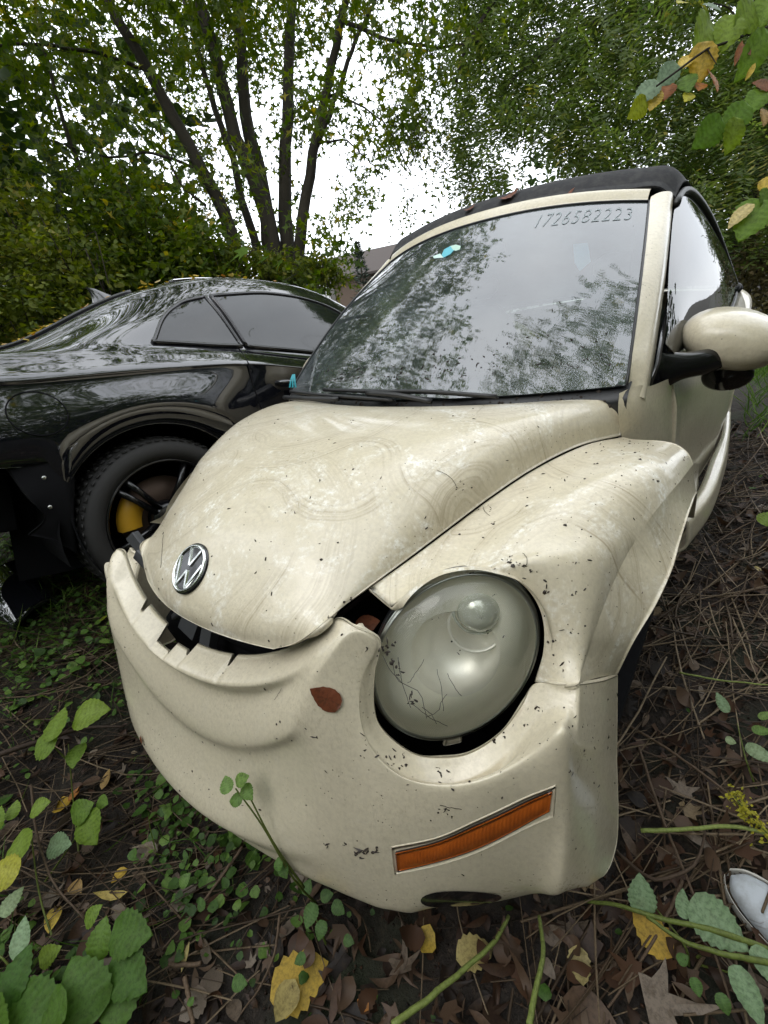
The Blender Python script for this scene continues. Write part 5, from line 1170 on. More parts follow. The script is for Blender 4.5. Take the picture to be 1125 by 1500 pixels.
stick('stick', [(1050, 725, .06), (1068, 740, .05), (1075, 752, .03)], .06, .002, barkm, 'thin side twig of the pale twig beside the sill', 'stick', 1.0)
stick('stick', [(1125, 860), (1085, 868), (1045, 885), (990, 905)], .05, .0035, barkm, 'reddish twig lying from the right edge towards the wheel', 'stick', .6)
stick('stick', [(1150, 745), (1090, 770), (1040, 800), (1000, 825)], .05, .003, barkm, 'thin straw stalk lying level beside the front wheel', 'stick', .95)
stick('green_stem', [(574, 1502, .12), (640, 1455, .10), (690, 1415, .08), (728, 1380, .06), (745, 1345, .04)], .1, .0060, stemg, 'thick green stem rising diagonally from the bottom edge to the bumper', 'plant stem', .8, .35)
stick('green_stem', [(775, 1502, .12), (785, 1450, .1), (795, 1400, .08), (790, 1345, .05)], .1, .0058, stemg, 'upright green stem left of the bumper corner at the bottom edge', 'plant stem', .8, .35)
stick('green_stem', [(1135, 1395, .10), (1060, 1368, .10), (980, 1350, .09), (900, 1328, .07), (860, 1322, .04)], .1, .0062, stemg, 'upper of two dark green stems crossing the pale leaf at bottom right', 'plant stem', .25, .45)
stick('green_stem', [(1135, 1412, .11), (1060, 1398, .10), (1000, 1380, .09), (945, 1345, .08)], .1, .0056, stemg, 'lower of two dark green stems crossing the pale leaf at bottom right', 'plant stem', .2, .4)
stick('green_stem', [(938, 1216, .08), (1000, 1212, .09), (1085, 1209, .10), (1135, 1222, .10)], .09, .0050, stemg, 'bright green stem lying level above the white shoe', 'plant stem', 1.0, .2)
stick('green_stem', [(995, 985, .06), (1050, 995, .06), (1130, 1002, .06)], .06, .0030, stemg, 'thin yellow-green stem at the right beside the wheel', 'plant stem', 1.0, .3)

# ---- large-leaved plants
def gdepth(u, v):
    p = at(u, v, 0.0)
    for _ in range(3): p = at(u, v, float(gz(p[0], p[1])))
    return float((p-CC) @ (CM @ np.array([0, 0, -1.0])))
def leaf_part(parent, u, v, depth, size, ang, tm, material, rnd, tiltn=(0, 0, 1), lb=None):
    """a leaf centred on a view direction at a distance, facing roughly tiltn"""
    dlim = gdepth(u, v)*.92 if v > 900 else 99
    if depth > dlim: size *= dlim/depth; depth = dlim
    c = atd(u, v, depth); n_ = np.array(tiltn, float)+rng.normal(0, .12, 3); n_ /= np.linalg.norm(n_)
    X = np.array([math.cos(ang), math.sin(ang), 0.0]); X -= n_*(X @ n_); X /= np.linalg.norm(X)
    o = single_leaf('leaf', tm, c-X*size*.45, 0, size, 0, rng.normal(-.15, .2), material, None, None, parent=parent, rnd=rnd, nrm=n_) if False else None
    V, T, r = leaf3(*tm, (c-X*size*.45)[None], X[None], n_[None], np.array([size]), np.array([rng.normal(-.2, .15)]), np.array([rnd]))
    V = V-PM[parent.name]['M'][:3, 3]
    me = stuff_mesh('leaf', [(V, T, r)], material, smooth=False); vein_attr(me); o = bpy.data.objects.new('leaf', me); COL.objects.link(o); o.parent = parent
    return c-X*size*.45
def fine_leaf(w, serr=.06, n=17, droop=.12, fold=.14, cor=0.0):
    """broad leaf with side rows between rib and margin so it can cup and wave"""
    t = np.linspace(0, 1, n); V = []; T = []
    for i, a in enumerate(t):
        wd = w*max(0, math.sin(math.pi*min(1, a**.78)))**.72*(1+serr*(1 if i % 2 else -1))
        for s in (-1, -.55, 0, .55, 1):
            V.append((a-(.05*abs(s) if 0 < i < n-1 else 0)+(.012 if i % 2 else 0)*abs(s), s*wd, abs(s)*wd*fold*2.2-abs(s)**2*wd*.25+.012*math.sin(i*1.9)*abs(s)))
    for i in range(n-1):
        for j in range(4): q = i*5+j; T += [(q, q+5, q+6), (q, q+6, q+1)]
    return np.array(V, float), np.array(T)
def vein_attr(me, n=17):
    if len(me.vertices) % (n*5): return
    a = np.zeros((n, 5)); a[:, 2] = 1; a[1::2, 1] = a[1::2, 3] = .75; a[1::2, 0] = a[1::2, 4] = .35; at_ = me.attributes.new('vein', 'FLOAT', 'POINT'); at_.data.foreach_set('value', np.tile(a.ravel(), len(me.vertices)//(n*5)).astype(np.float32))
BROAD = fine_leaf(.40); HEART = fine_leaf(.47, .03); LONG = fine_leaf(.27, .03)
def plant(name, label, cat, stems_, leaves, material=bigm, group=None, r=.004):
    base = at(*stems_[0][0][:2], 0); base[2] = float(gz(base[0], base[1]))
    t = thing(name, label, cat, tuple(base), None, group)
    for st_ in stems_:
        P = np.array([atd(q[0], q[1], min(q[2], gdepth(q[0], q[1])*(1.01 if i_ == 0 else .95)) if q[1] > 900 else q[2]) for i_, q in enumerate(st_)]); P = spline(P, 16); V, F = tube(P, r*(1-.5*np.linspace(0, 1, 16)), 6); V = V-base
        me = mesh_data('stem', V, F, stemg if material is not None else barkm); a_ = me.attributes.new('rnd', 'FLOAT', 'POINT'); a_.data.foreach_set('value', np.full(len(V), .2, np.float32)); o = bpy.data.objects.new('stem', me); COL.objects.link(o); o.parent = t
    for lf in leaves: leaf_part(t, *lf[:5], lf[5], lf[7] if len(lf) > 7 else material, lf[6], lf[8] if len(lf) > 8 else (.15, -.35, .9))
    return t
plant('shrub_seedling', 'young plant with four bright round leaves left of the cream bumper', 'plant', [[(120, 1290, 1.62), (110, 1200, 1.42), (100, 1090, 1.30)], [(105, 1120, 1.33), (70, 1085, 1.29)]],
 [(83, 1062, 1.28, .10, 2.2, HEART, .55), (130, 1045, 1.30, .105, .9, HEART, .62), (66, 1090, 1.27, .10, 3.4, BROAD, .5), (111, 1105, 1.29, .072, -.8, HEART, .45)], r=.003)
plant('shrub_seedling', 'young plant with mixed green, pale and yellowing leaves at the left edge', 'plant', [[(95, 1420, 1.55), (60, 1320, 1.28), (45, 1220, 1.18)], [(60, 1300, 1.25), (120, 1215, 1.2)]],
 [(20, 1187, 1.18, .05, 2.5, BROAD, .55), (57, 1182, 1.18, .055, 1.0, HEART, .6), (-5, 1200, 1.14, .06, 2.5, BROAD, .5), (130, 1212, 1.2, .095, -.4, HEART, .5), (118, 1188, 1.22, .07, 1.2, HEART, .4), (85, 1238, 1.18, .075, .6, BROAD, .5, palem),
  (28, 1240, 1.12, .095, 2.8, HEART, .6), (8, 1277, 1.08, .09, 3.6, BROAD, .95), (16, 1322, 1.12, .065, 2.0, BROAD, .8, palem), (150, 1175, 1.25, .04, .3, HEART, .4)], r=.003)
plant('bramble', 'bramble with large dark green leaves in the bottom left corner', 'plant', [[(60, 1560, 1.2), (110, 1460, 1.05), (150, 1390, .98), (175, 1370, .97)], [(100, 1470, 1.05), (40, 1440, 1.0), (0, 1400, .98)], [(110, 1460, 1.05), (170, 1430, .95)]],
 [(188, 1368, .95, .105, .55, BROAD, .12), (146, 1378, .97, .075, 2.2, BROAD, .3), (134, 1342, 1.0, .05, 1.4, BROAD, .5), (186, 1425, .92, .115, .1, BROAD, .05), (120, 1452, .90, .135, 3.0, BROAD, .1), (175, 1470, .93, .11, -.9, BROAD, .12),
  (45, 1478, .88, .13, 3.2, BROAD, .08), (22, 1432, .92, .10, 2.2, BROAD, .0), (70, 1500, .86, .12, -1.6, BROAD, .15), (30, 1375, 1.0, .08, 2.6, LONG, .5, palem), (70, 1400, 1.0, .055, 1.2, BROAD, .65), (-10, 1500, .86, .11, 2.6, BROAD, .2)], r=.004)
plant('nettle', 'thin weed with small toothed leaves growing up in front of the bumper', 'plant', [[(470, 1330, 1.40), (422, 1275, .90), (378, 1200, .875), (345, 1155, .87)], [(445, 1300, .93), (398, 1230, .885), (362, 1160, .87)]],
 [(332, 1150, .865, .036, 2.6, BROAD, .7), (354, 1142, .865, .034, 1.0, BROAD, .75), (362, 1160, .865, .036, -.3, BROAD, .65), (345, 1172, .868, .032, 3.8, BROAD, .6), (415, 1275, .895, .03, -.5, BROAD, .3), (408, 1265, .89, .028, 2, BROAD, .4)], grnm, r=.0028)
plant('nettle', 'clump of scalloped green leaves in the shade under the bumper', 'plant', [[(480, 1390, 1.5), (465, 1350, 1.4), (455, 1320, 1.36)]],
 [(455, 1340, 1.36, .065, -1.3, BROAD, .35), (478, 1312, 1.4, .045, .8, BROAD, .3), (495, 1330, 1.38, .05, 0, BROAD, .25), (470, 1362, 1.34, .05, -1.2, BROAD, .3), (450, 1300, 1.4, .045, 1.8, BROAD, .4), (510, 1378, 1.42, .04, .3, BROAD, .2), (440, 1405, 1.36, .04, -2, BROAD, .3), (270, 1290, 1.5, .05, 1.5, BROAD, .6), (350, 1440, 1.3, .05, .5, BROAD, .35), (295, 1325, 1.45, .04, 2.5, BROAD, .3)], grnm, r=.003)
plant('burdock', 'low plant with big pale grey-green leaves at the bottom right', 'plant', [[(1010, 1420, 1.5), (1000, 1380, 1.42), (960, 1330, 1.36)], [(1010, 1410, 1.48), (1060, 1375, 1.36)], [(1010, 1410, 1.48), (1090, 1430, 1.36)]],
 [(940, 1312, 1.36, .105, 2.0, BROAD, .25, palem), (1048, 1352, 1.34, .16, -.25, BROAD, .2, palem), (1000, 1325, 1.4, .08, 1.8, LONG, .2, palem), (1095, 1455, 1.26, .13, -.9, LONG, .1, palem), (1130, 1420, 1.25, .12, -.5, LONG, .3, palem), (1020, 1445, 1.35, .045, -1, BROAD, .3, grnm), (1000, 1405, 1.38, .04, 1, BROAD, .3, grnm), (1060, 1470, 1.3, .05, -1, BROAD, .3, grnm)], palem, r=.003)
plant('burdock', 'small weed with pointed pale green leaves at the right edge beside the straw', 'plant', [[(1110, 1160, 1.6), (1095, 1120, 1.5), (1080, 1060, 1.5)]],
 [(1112, 1103, 1.45, .085, -.3, LONG, .7, palem), (1058, 1030, 1.62, .075, 2.2, LONG, .5, palem), (1115, 1070, 1.5, .06, .4, LONG, .7, grnm), (1120, 1048, 1.55, .05, .9, LONG, .8, grnm), (1070, 1085, 1.6, .035, 0, BROAD, .9, palem), (1124, 760, 1.9, .09, 1.2, BROAD, .6, bigm)], grnm, r=.0025)
# goldenrod spike
t = thing('goldenrod', 'yellow goldenrod flower spike lying on the straw at the right edge', 'plant', tuple(at(1140, 1240, .05)))
V = []; P0 = np.array([at(1070, 1160, .10), at(1090, 1185, .10), at(1115, 1212, .09), at(1145, 1240, .07)]); P0 = spline(P0, 18); V, F = tube(P0, .0018, 5); o = obj('stem', V, F, stemg, t)
Pp = P0[rng.integers(0, 18, 260)]+rng.normal(0, .0085, (260, 3)); V, T, r = leaf3(*SMALLOV, Pp, rdir(260), rnrm(260, 1), rng.uniform(.006, .012, 260), np.zeros(260), rng.random(260)*.4)
me = stuff_mesh('flowers', [(V-PM[t.name]['M'][:3, 3], T, r)], leaf_mat('goldenrod_yellow', [(0, (.28, .27, .02)), (1, (.45, .36, .03))], .6, .1, .1)); o = bpy.data.objects.new('flowers', me); COL.objects.link(o); o.parent = t; o['kind'] = 'stuff'

# ---- white canvas shoe
shm = mat('white_canvas', (.4, .42, .44), .7); co = objco(shm); L(shm, mixc(shm, ramp(shm, noise(shm, co, 25, 5, .7), .45, .8), (.43, .46, .49), (.24, .24, .23)), P_(shm).inputs['Base Color']); bump(shm, noise(shm, co, 300, 2), .2, .001)
solem = mat('shoe_sole', (.62, .60, .54), .55)
toe = at(1071, 1272, .03); toe[2] = float(gz(toe[0], toe[1]))+.012; q_ = at(1150, 1345, .03); dx = q_-toe; dx[2] = 0; dx /= np.linalg.norm(dx); dy = np.array([-dx[1], dx[0], 0])
shoe = thing('shoe', 'toe of a white canvas lace-up shoe on the straw at the right edge', 'shoe', tuple(toe))
def sp(a, b, h): return toe+dx*a+dy*b+np.array([0, 0, h])
lx = [0, .012, .04, .08, .13, .18, .23, .27, .285]; wl = [.002, .024, .040, .048, .046, .038, .036, .030, .004]; ht = [.028, .040, .050, .060, .082, .10, .085, .085, .07]
SNN = []
for a, w, h in zip(lx, wl, ht):
    th = np.linspace(0, math.pi, 13); SNN.append([sp(a+.004, w*math.copysign(abs(math.cos(q))**.7, math.cos(q)), .020+(h-.020)*math.sin(q)**.75) for q in th])
UG = patch(SNN, 60, 37); up = obj('upper', UG.reshape(-1, 3), grid_faces(60, 37, True), shm, shoe)
SO = []
for a, w in zip(lx, wl): SO.append([(a, w)])
out_ = [(a-.004 if i == 0 else a, w+.005) for i, (a, w) in enumerate(zip(lx, wl))]; O1 = spline(np.array([(a, w) for a, w in out_]), 50); loop = np.concatenate([O1, O1[::-1]*np.array([1, -1])])
sg_ = []
for dw, h in ((0, 0), (.002, .004), (.003, .020), (.001, .027), (-.004, .029)): sg_.append([sp(a, b+math.copysign(dw, b), h) for a, b in loop])
obj('sole', np.array(sg_).reshape(-1, 3), grid_faces(5, len(loop)), solem, shoe)
def on_up(i, j, off=.0012): n_ = gnormals(UG)[i, j]; n_ = n_ if n_[2] > 0 else -n_; return UG[i, j]+n_*off
st2 = MB()
for js in ((16, 20, 34, 10), (19, 18, 36, 26)): pass
st2.tube([on_up(i, j) for i, j in ((14, 3), (17, 8), (19, 14), (20, 18), (19, 22), (17, 28), (14, 33))], .0011, 5)
st2.tube([on_up(i, j) for i, j in ((16, 3), (19, 8), (21, 14), (22, 18), (21, 22), (19, 28), (16, 33))], .0009, 5)
st2.tube([on_up(i, 12) for i in range(21, 36, 2)], .001, 5); st2.tube([on_up(i, 24) for i in range(21, 36, 2)], .001, 5); st2.obj('stitching', mat('stitch_grey', (.35, .35, .36), .7), shoe)
for i in (24, 29, 34):
    for j in (13, 23):
        e = MB(); n_ = gnormals(UG)[i, j]; n_ = n_ if n_[2] > 0 else -n_; e.lathe([(.006, .0005), (.0055, .002), (.004, .002), (.003, .0005)], UG[i, j], n_, 16); e.obj('eyelet', M['chrome_dull'], shoe)

# ================================================================ TREES AND SHRUBS
bark = leaf_mat('tree_bark', [(0, (.022, .018, .013)), (1, (.05, .042, .03))], .85, 0, .4); bump(bark, noise(bark, objco(bark, (1, 1, .25)), 40, 5, .7), .8, .02)
leafA = leaf_mat('maple_leaves', [(0, (.035, .065, .008)), (.35, (.075, .118, .012)), (.7, (.12, .155, .018)), (.93, (.19, .19, .03)), (1, (.32, .27, .04))], .42, .5, .1)
leafB = leaf_mat('locust_leaves', [(0, (.045, .075, .018)), (.4, (.085, .125, .03)), (.8, (.14, .17, .04)), (1, (.28, .25, .06))], .45, .5, .1)
bushm = leaf_mat('shrub_leaves', [(0, (.06, .09, .014)), (.4, (.12, .155, .02)), (.8, (.19, .21, .035)), (1, (.30, .26, .06))], .5, .42, .1)
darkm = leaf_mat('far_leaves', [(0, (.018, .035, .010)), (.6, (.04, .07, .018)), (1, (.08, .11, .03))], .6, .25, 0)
DIA = (np.array([(0, 0, 0), (.45, .16, .02), (1, 0, 0), (.45, -.16, .02)], float), np.array([(0, 3, 2), (0, 2, 1)]))
CAL = (np.array([(0, 0, 0), (.30, -.08, .0), (.42, -.42, .05), (.55, -.10, .02), (1, 0, -.03), (.55, .10, .02), (.42, .42, .05), (.30, .08, 0)], float), np.array([(0, 1, 7), (1, 2, 3), (1, 3, 5), (1, 5, 7), (3, 4, 5), (5, 6, 7)]))
def limb(mb, pts, r0, r1, k=7, n=14):
    P = spline(np.array([atd(*p) if len(p) == 3 else p[:3] for p in pts]), n); P = P+rng.normal(0, .012, P.shape); mb.tube(P, np.linspace(r0, r1, n), k); return P
def add_rnd(o, lo=0, hi=1):
    a_ = o.data.attributes.new('rnd', 'FLOAT', 'POINT'); a_.data.foreach_set('value', rng.uniform(lo, hi, len(o.data.vertices)).astype(np.float32))
def sprays(C_, n_leaf, size, droop, tm, ln=.38, shade=None, spread=.05):
    """short leafy twigs starting at the points C_"""
    k = len(C_); a = rng.uniform(0, 2*math.pi, k); D = np.stack([np.cos(a), np.sin(a), rng.normal(-.1, .35, k)], 1); D /= np.linalg.norm(D, axis=1, keepdims=True)
    t = (np.arange(n_leaf)+.5)/n_leaf; L_ = ln*rng.uniform(.6, 1.3, k)
    P = C_[:, None]+D[:, None]*(t[None, :, None]*L_[:, None, None]); P[..., 2] -= (t**2)[None]*droop*L_[:, None]
    P = P.reshape(-1, 3)+rng.normal(0, spread, (k*n_leaf, 3)); m = len(P)
    X = np.repeat(D, n_leaf, 0)+rng.normal(0, .7, (m, 3)); X[:, 2] -= droop*1.1; r = np.repeat(rng.normal(.42, .16, k), n_leaf)+rng.normal(0, .13, m); r = np.clip(r+(rng.random(m) < .03)*.5, 0, 1)
    return leaf3(*tm, P, X, rnrm(m, .8), size*rng.uniform(.6, 1.35, m), rng.normal(.1, .4, m), r), (C_, D, L_)
def twigs(mb, info, every, droop, r=.004):
    C_, D, L_ = info
    for i in range(0, len(C_), every):
        t = np.linspace(-.25, 1, 4)[:, None]; P = C_[i]+D[i]*t*L_[i]; P[:, 2] -= (t[:, 0]**2)*droop*L_[i]; mb.tube(P, [r, r, r*.7, r*.4], 3)
def sample_px(n, u0, u1, v0, v1, d0, d1, prob):
    u = rng.uniform(u0, u1, n); v = rng.uniform(v0, v1, n); k = prob(u, v) > rng.random(n); u, v = u[k], v[k]; d = rng.uniform(d0, d1, len(u))
    return np.stack([atd(a, b, c) for a, b, c in zip(u, v, d)])
def finish_tree(t, wood, leaf_parts, lm, crown_kind='stuff'):
    base = PM[t.name]['M'][:3, 3]
    o = wood.obj('trunk', bark, t); add_rnd(o)
    lp = [(V-base, T, r) for V, T, r in leaf_parts]; me = stuff_mesh('crown', lp, lm); c = bpy.data.objects.new('crown', me); COL.objects.link(c); c.parent = t; c['kind'] = 'stuff'
# --- many-stemmed maple behind the black car
def lim(v): return np.interp(v, [-900, 0, 90, 170, 240, 330, 400], [380, 735, 705, 625, 555, 515, 500])
def blob(u, v, cu, cv_, ru, rv): return np.exp(-(((u-cu)/ru)**2+((v-cv_)/rv)**2)**1.5)
def pA(u, v):
    p = np.where(u < lim(v), 1.0, 0.0)
    n = vnoise(u/75, v/75, 21)*.6+vnoise(u/30, v/30, 22)*.4; p = p*sst(.26, .54, n)
    p *= 1-.97*blob(u, v, 8, 180, 42, 75)-.0; p *= 1-.9*blob(u, v, 20, 400, 45, 60); p *= 1-.8*blob(u, v, 215, 130, 34, 30); p *= 1-.75*blob(u, v, 290, 60, 30, 40); p *= 1-.7*blob(u, v, 455, 250, 30, 42); p *= 1-.6*blob(u, v, 400, 110, 20, 60)
    p = np.where(v > 290, p*np.where(u < 120, .2, .8), p)
    return np.clip(p, 0, 1)
b_ = atd(410, 395, 6.0); b_[2] = float(gz(b_[0], b_[1]))
maple = thing('maple_tree', 'many-stemmed maple with dark leaning trunks behind the black car', 'tree', tuple(b_))
w = MB(); D0 = 6.0
bs = lambda u, dz=0: tuple(np.array([*(atd(u, 400, D0)[:2]), b_[2]-.1]))
def stem_(pts, r0, r1):
    P = [np.array(bs(pts[0][0]*.35+410*.65))]+[atd(*p) for p in pts]; P = spline(np.array(P), 26); P += rng.normal(0, .01, P.shape); w.tube(P, np.linspace(r0*1.25, r1, 26), 8); return P
stem_([(345, 385, 5.9), (330, 310, 5.8), (295, 250, 5.7), (215, 100, 5.5), (155, 0, 5.3), (60, -160, 5.0)], .10, .045)
stem_([(405, 385, 6.0), (380, 280, 5.9), (345, 200, 5.9), (315, 75, 5.8), (290, 0, 5.7), (240, -200, 5.5)], .12, .05)
stem_([(398, 385, 6.1), (385, 280, 6.1), (365, 200, 6.1), (355, 100, 6.1), (350, 0, 6.1), (345, -200, 6.1)], .11, .05)
stem_([(422, 385, 6.1), (418, 250, 6.2), (422, 150, 6.2), (428, 0, 6.3), (440, -200, 6.3)], .10, .05)
stem_([(437, 385, 6.0), (460, 225, 5.9), (480, 125, 5.9), (500, 30, 5.8), (540, -150, 5.6)], .085, .035)
stem_([(380, 380, 6.1), (355, 290, 6.2), (340, 230, 6.3), (300, 110, 6.4), (270, 0, 6.4)], .07, .03)
for pts, r0 in (([(462, 215, 5.9), (490, 150, 5.8), (515, 75, 5.7), (560, -20, 5.5)], .045), ([(468, 212, 5.9), (500, 205, 5.8), (530, 225, 5.7), (552, 250, 5.6), (560, 262, 5.6)], .014), ([(420, 170, 6.2), (480, 140, 6.0), (520, 150, 5.9), (560, 180, 5.8), (600, 250, 5.6)], .018),
                ([(170, 425, 5.4), (150, 350, 5.4), (130, 285, 5.4), (95, 180, 5.3), (60, 60, 5.2)], .045), ([(300, 300, 5.7), (265, 270, 5.6), (250, 240, 5.6), (235, 180, 5.5)], .02), ([(295, 250, 5.7), (225, 225, 5.5), (160, 230, 5.4), (60, 200, 5.2)], .02),
                ([(215, 100, 5.5), (150, 80, 5.3), (60, 65, 5.0), (-40, 70, 4.8)], .025), ([(500, 30, 5.8), (580, 60, 5.5), (640, 70, 5.3), (700, 60, 5.1)], .03), ([(350, 0, 6.1), (300, 30, 5.8), (240, 25, 5.5)], .02), ([(440, -200, 6.2), (560, -250, 5.4), (700, -260, 4.6)], .05), ([(60, -160, 5.), (-60, -300, 4.2), (-200, -420, 3.4)], .05)):
    P = np.array([atd(*p) for p in pts]); w.tube(spline(P, 16)+rng.normal(0, .008, (16, 3)), np.linspace(r0, r0*.4, 16), 6)
CA = sample_px(7000, -330, 760, -620, 420, 4.6, 7.6, pA)
lp = []; g, info = sprays(CA, 11, .122, .75, CAL); lp.append(g); twigs(w, info, 6, .55)
# hanging strands at the right margin of the crown
CH = sample_px(520, 520, 665, 150, 350, 4.8, 6.2, lambda u, v: sst(.50, .62, vnoise(u/26, v/60, 31))*np.where(u > 640-.35*(v-150), .25, 1)*np.where((v > 300) & (u < 560), .15, 1)*(1-.8*blob(u, v, 545, 330, 40, 45))); g, info = sprays(CH, 10, .075, 1.0, CAL, .3); lp.append(g); twigs(w, info, 2, 1.0)
# crown reaching over the cream car, high up
def over(n, x0, x1, y0, y1, z0, z1, keep):
    P = np.stack([rng.uniform(x0, x1, n), rng.uniform(y0, y1, n), rng.uniform(z0, z1, n)], 1); return P[keep(P[:, 0], P[:, 1]) > rng.random(n)]
CO = over(3000, -8, -1.2, -.8, 7, 4.7, 5.6, lambda x, y: sst(-1.45, -1.9, x+.55*(vnoise(x*1.5, y*1.5, 41)-.5)*2)*sst(.22, .42, vnoise(x*1.4, y*1.4, 42)))
g, info = sprays(CO, 10, .13, .5, CAL); lp.append(g); twigs(w, info, 3, .5)
finish_tree(maple, w, lp, leafA)

# --- feathery locust on the right
def pB(u, v):
    e = np.interp(v, [-900, 0, 100, 200, 270, 320], [980, 745, 700, 690, 720, 790]); p = np.where(u > e+18*np.sin(v/17.0), 1.0, 0)
    hang = np.where((u > 655) & (u < 840) & (v < np.interp(u, [655, 690, 730, 800, 840], [190, 300, 270, 210, 240])), 1.0, 0); p = np.maximum(p*np.where((v > 215) & (u < 830), 0, 1), hang)
    lay = .5+.5*np.sin((v+.62*u)/23.0+2.2*vnoise(u/120, v/120, 51)); n = vnoise(u/48, v/48, 52); return np.clip(p*sst(.12, .50, .55*n+.45*lay)*(1-.85*blob(u, v, 742, 6, 24, 22))*(1-.6*blob(u, v, 795, 255, 24, 34)), 0, 1)
b_ = atd(1088, 330, 6.4); b_[2] = float(gz(b_[0], b_[1]))
loc = thing('locust_tree', 'tall locust with hanging feathery foliage above the black soft top', 'tree', tuple(b_))
w = MB()
P = np.array([[b_[0], b_[1], b_[2]-.2], atd(1092, 330, 6.4), atd(1100, 250, 6.3), atd(1118, 170, 6.2), atd(1140, 60, 6.1), atd(1160, -150, 6.0)]); w.tube(spline(P, 24), np.linspace(.24, .11, 24), 10)
for pts, r0 in (([(1105, 215, 6.3), (1060, 262, 6.1), (1020, 262, 6.0), (960, 250, 5.9)], .05), ([(1125, 130, 6.2), (1060, 60, 6.0), (980, 20, 5.8), (880, 30, 5.6), (800, 70, 5.5), (740, 130, 5.4)], .06), ([(1140, 60, 6.1), (1010, -60, 5.8), (880, -90, 5.5), (760, -40, 5.3), (700, 40, 5.2), (668, 120, 5.2)], .06),
                ([(1100, 200, 6.3), (1040, 150, 6.6), (960, 120, 6.8), (880, 150, 6.9), (830, 210, 6.9)], .04), ([(1110, 190, 6.2), (1150, 150, 5.6), (1200, 80, 5.0)], .05), ([(1160, -150, 6.0), (1000, -300, 5.0), (850, -380, 4.2)], .07), ([(1095, 270, 6.3), (1050, 285, 6.5), (1000, 275, 6.7)], .025)):
    P = np.array([atd(*p) for p in pts]); w.tube(spline(P, 18)+rng.normal(0, .01, (18, 3)), np.linspace(r0, r0*.3, 18), 6)
def fronds(C_, pairs, size, ln, droop):
    k = len(C_); a = rng.uniform(0, 2*math.pi, k); D = np.stack([np.cos(a), np.sin(a), rng.normal(-.55, .3, k)*droop], 1); D /= np.linalg.norm(D, axis=1, keepdims=True)
    S_ = np.cross(D, np.array([0, 0, 1.])+rng.normal(0, .3, (k, 3))); S_ /= np.linalg.norm(S_, axis=1, keepdims=True); t = (np.arange(pairs)+.5)/pairs; L_ = ln*rng.uniform(.7, 1.25, k)
    out = []; rb = rng.normal(.42, .2, k)
    for s in (-1, 1):
        P = C_[:, None]+D[:, None]*(t[None, :, None]*L_[:, None, None]); P[..., 2] -= (t**2)[None]*.5*droop*L_[:, None]; P = P.reshape(-1, 3)
        X = np.repeat(S_*s+.45*D, pairs, 0)+rng.normal(0, .15, (k*pairs, 3)); Nn = np.repeat(np.cross(D, S_), pairs, 0)+rng.normal(0, .25, (k*pairs, 3)); m = len(P)
        out.append(leaf3(*DIA, P, X, Nn, size*rng.uniform(.8, 1.2, m), np.zeros(m), np.clip(np.repeat(rb, pairs)+rng.normal(0, .1, m), 0, 1)))
    return out
CB = sample_px(13000, 640, 1330, -560, 345, 4.6, 8.2, pB); lp = []
for q in (CB, CB+rng.normal(0, .12, CB.shape)): lp += fronds(q, 7, .088, .32, 1.1)
CBo = over(1500, 1.35, 5.5, -.5, 7, 3.9, 6.0, lambda x, y: sst(1.5, 2.3, x+.5*(vnoise(x*1.3, y*1.3, 61)-.5)*2)*sst(.3, .5, vnoise(x*1.5, y*1.5, 62))); lp += fronds(CBo, 9, .07, .34, 1.0)
CBp = over(900, -1.1, 1.8, .2, 3.4, 4.7, 5.4, lambda x, y: sst(-.15, .25, x+.75-(y-.7)*.68+.35*(vnoise(x*2.6, y*2.6, 63)-.5)*2)); lp += fronds(CBp, 9, .06, .30, 1.0)
finish_tree(loc, w, lp, leafB)

# --- shrubs
def shrub(name, label, spec, n, size, lm, tm=OVAL, stems_n=10, cat='shrub', droop=.2, group=None):
    """spec: list of (u, v, depth, radius_across, radius_up)"""
    c0 = atd(*spec[0][:3]); zb_ = float(gz(c0[0], c0[1])); t = thing(name, label, cat, (c0[0], c0[1], zb_), None, group); w = MB(); lp = []
    for (u, v, d, ra, rb) in spec:
        c = atd(u, v, d); k = int(n*ra*rb/sum(q[3]*q[4] for q in spec)); q = rng.normal(0, 1, (k, 3)); q /= np.linalg.norm(q, axis=1, keepdims=True); q *= (rng.random(k)**.45)[:, None]
        q = q*(1+.35*(vnoise(q[:, 0]*3+u, q[:, 2]*3+q[:, 1]*2, 5)-.5))[:, None]; P = c+q*np.array([ra, ra*.8, rb]); g, info = sprays(P, 9, size, droop, tm, .24, spread=.035); lp.append(g); twigs(w, info, 4, droop, .003)
        for i in range(stems_n):
            e = c+rng.normal(0, .5, 3)*np.array([ra, ra*.8, rb]); s0 = np.array([c[0]+rng.normal(0, .25*ra), c[1]+rng.normal(0, .25*ra), min(zb_, c[2]-rb)-.05]); w.tube(spline(np.array([s0, (s0+e)/2+rng.normal(0, .08, 3), e]), 8), np.linspace(.014, .005, 8), 4)
    finish_tree(t, w, lp, lm); return t
shrub('hazel_bush', 'yellow-green bush at the left edge behind the tail of the black car', [(30, 350, 4.8, .75, .62), (90, 400, 4.6, .75, .6), (-60, 420, 4.2, .8, .8), (40, 460, 4.3, .7, .4)], 1100, .055, bushm)
shrub('hazel_bush', 'darker bush between the yellow-green bush and the maple trunks', [(200, 350, 5.3, .9, .8), (280, 395, 5.1, .7, .5), (150, 420, 5.0, .7, .45)], 1300, .065, leafA)
shrub('hazel_bush', 'low weeds growing at the foot of the maple trunks above the black roof', [(400, 395, 5.6, .45, .22), (330, 392, 5.4, .45, .28), (470, 398, 5.8, .3, .22)], 420, .055, bushm)
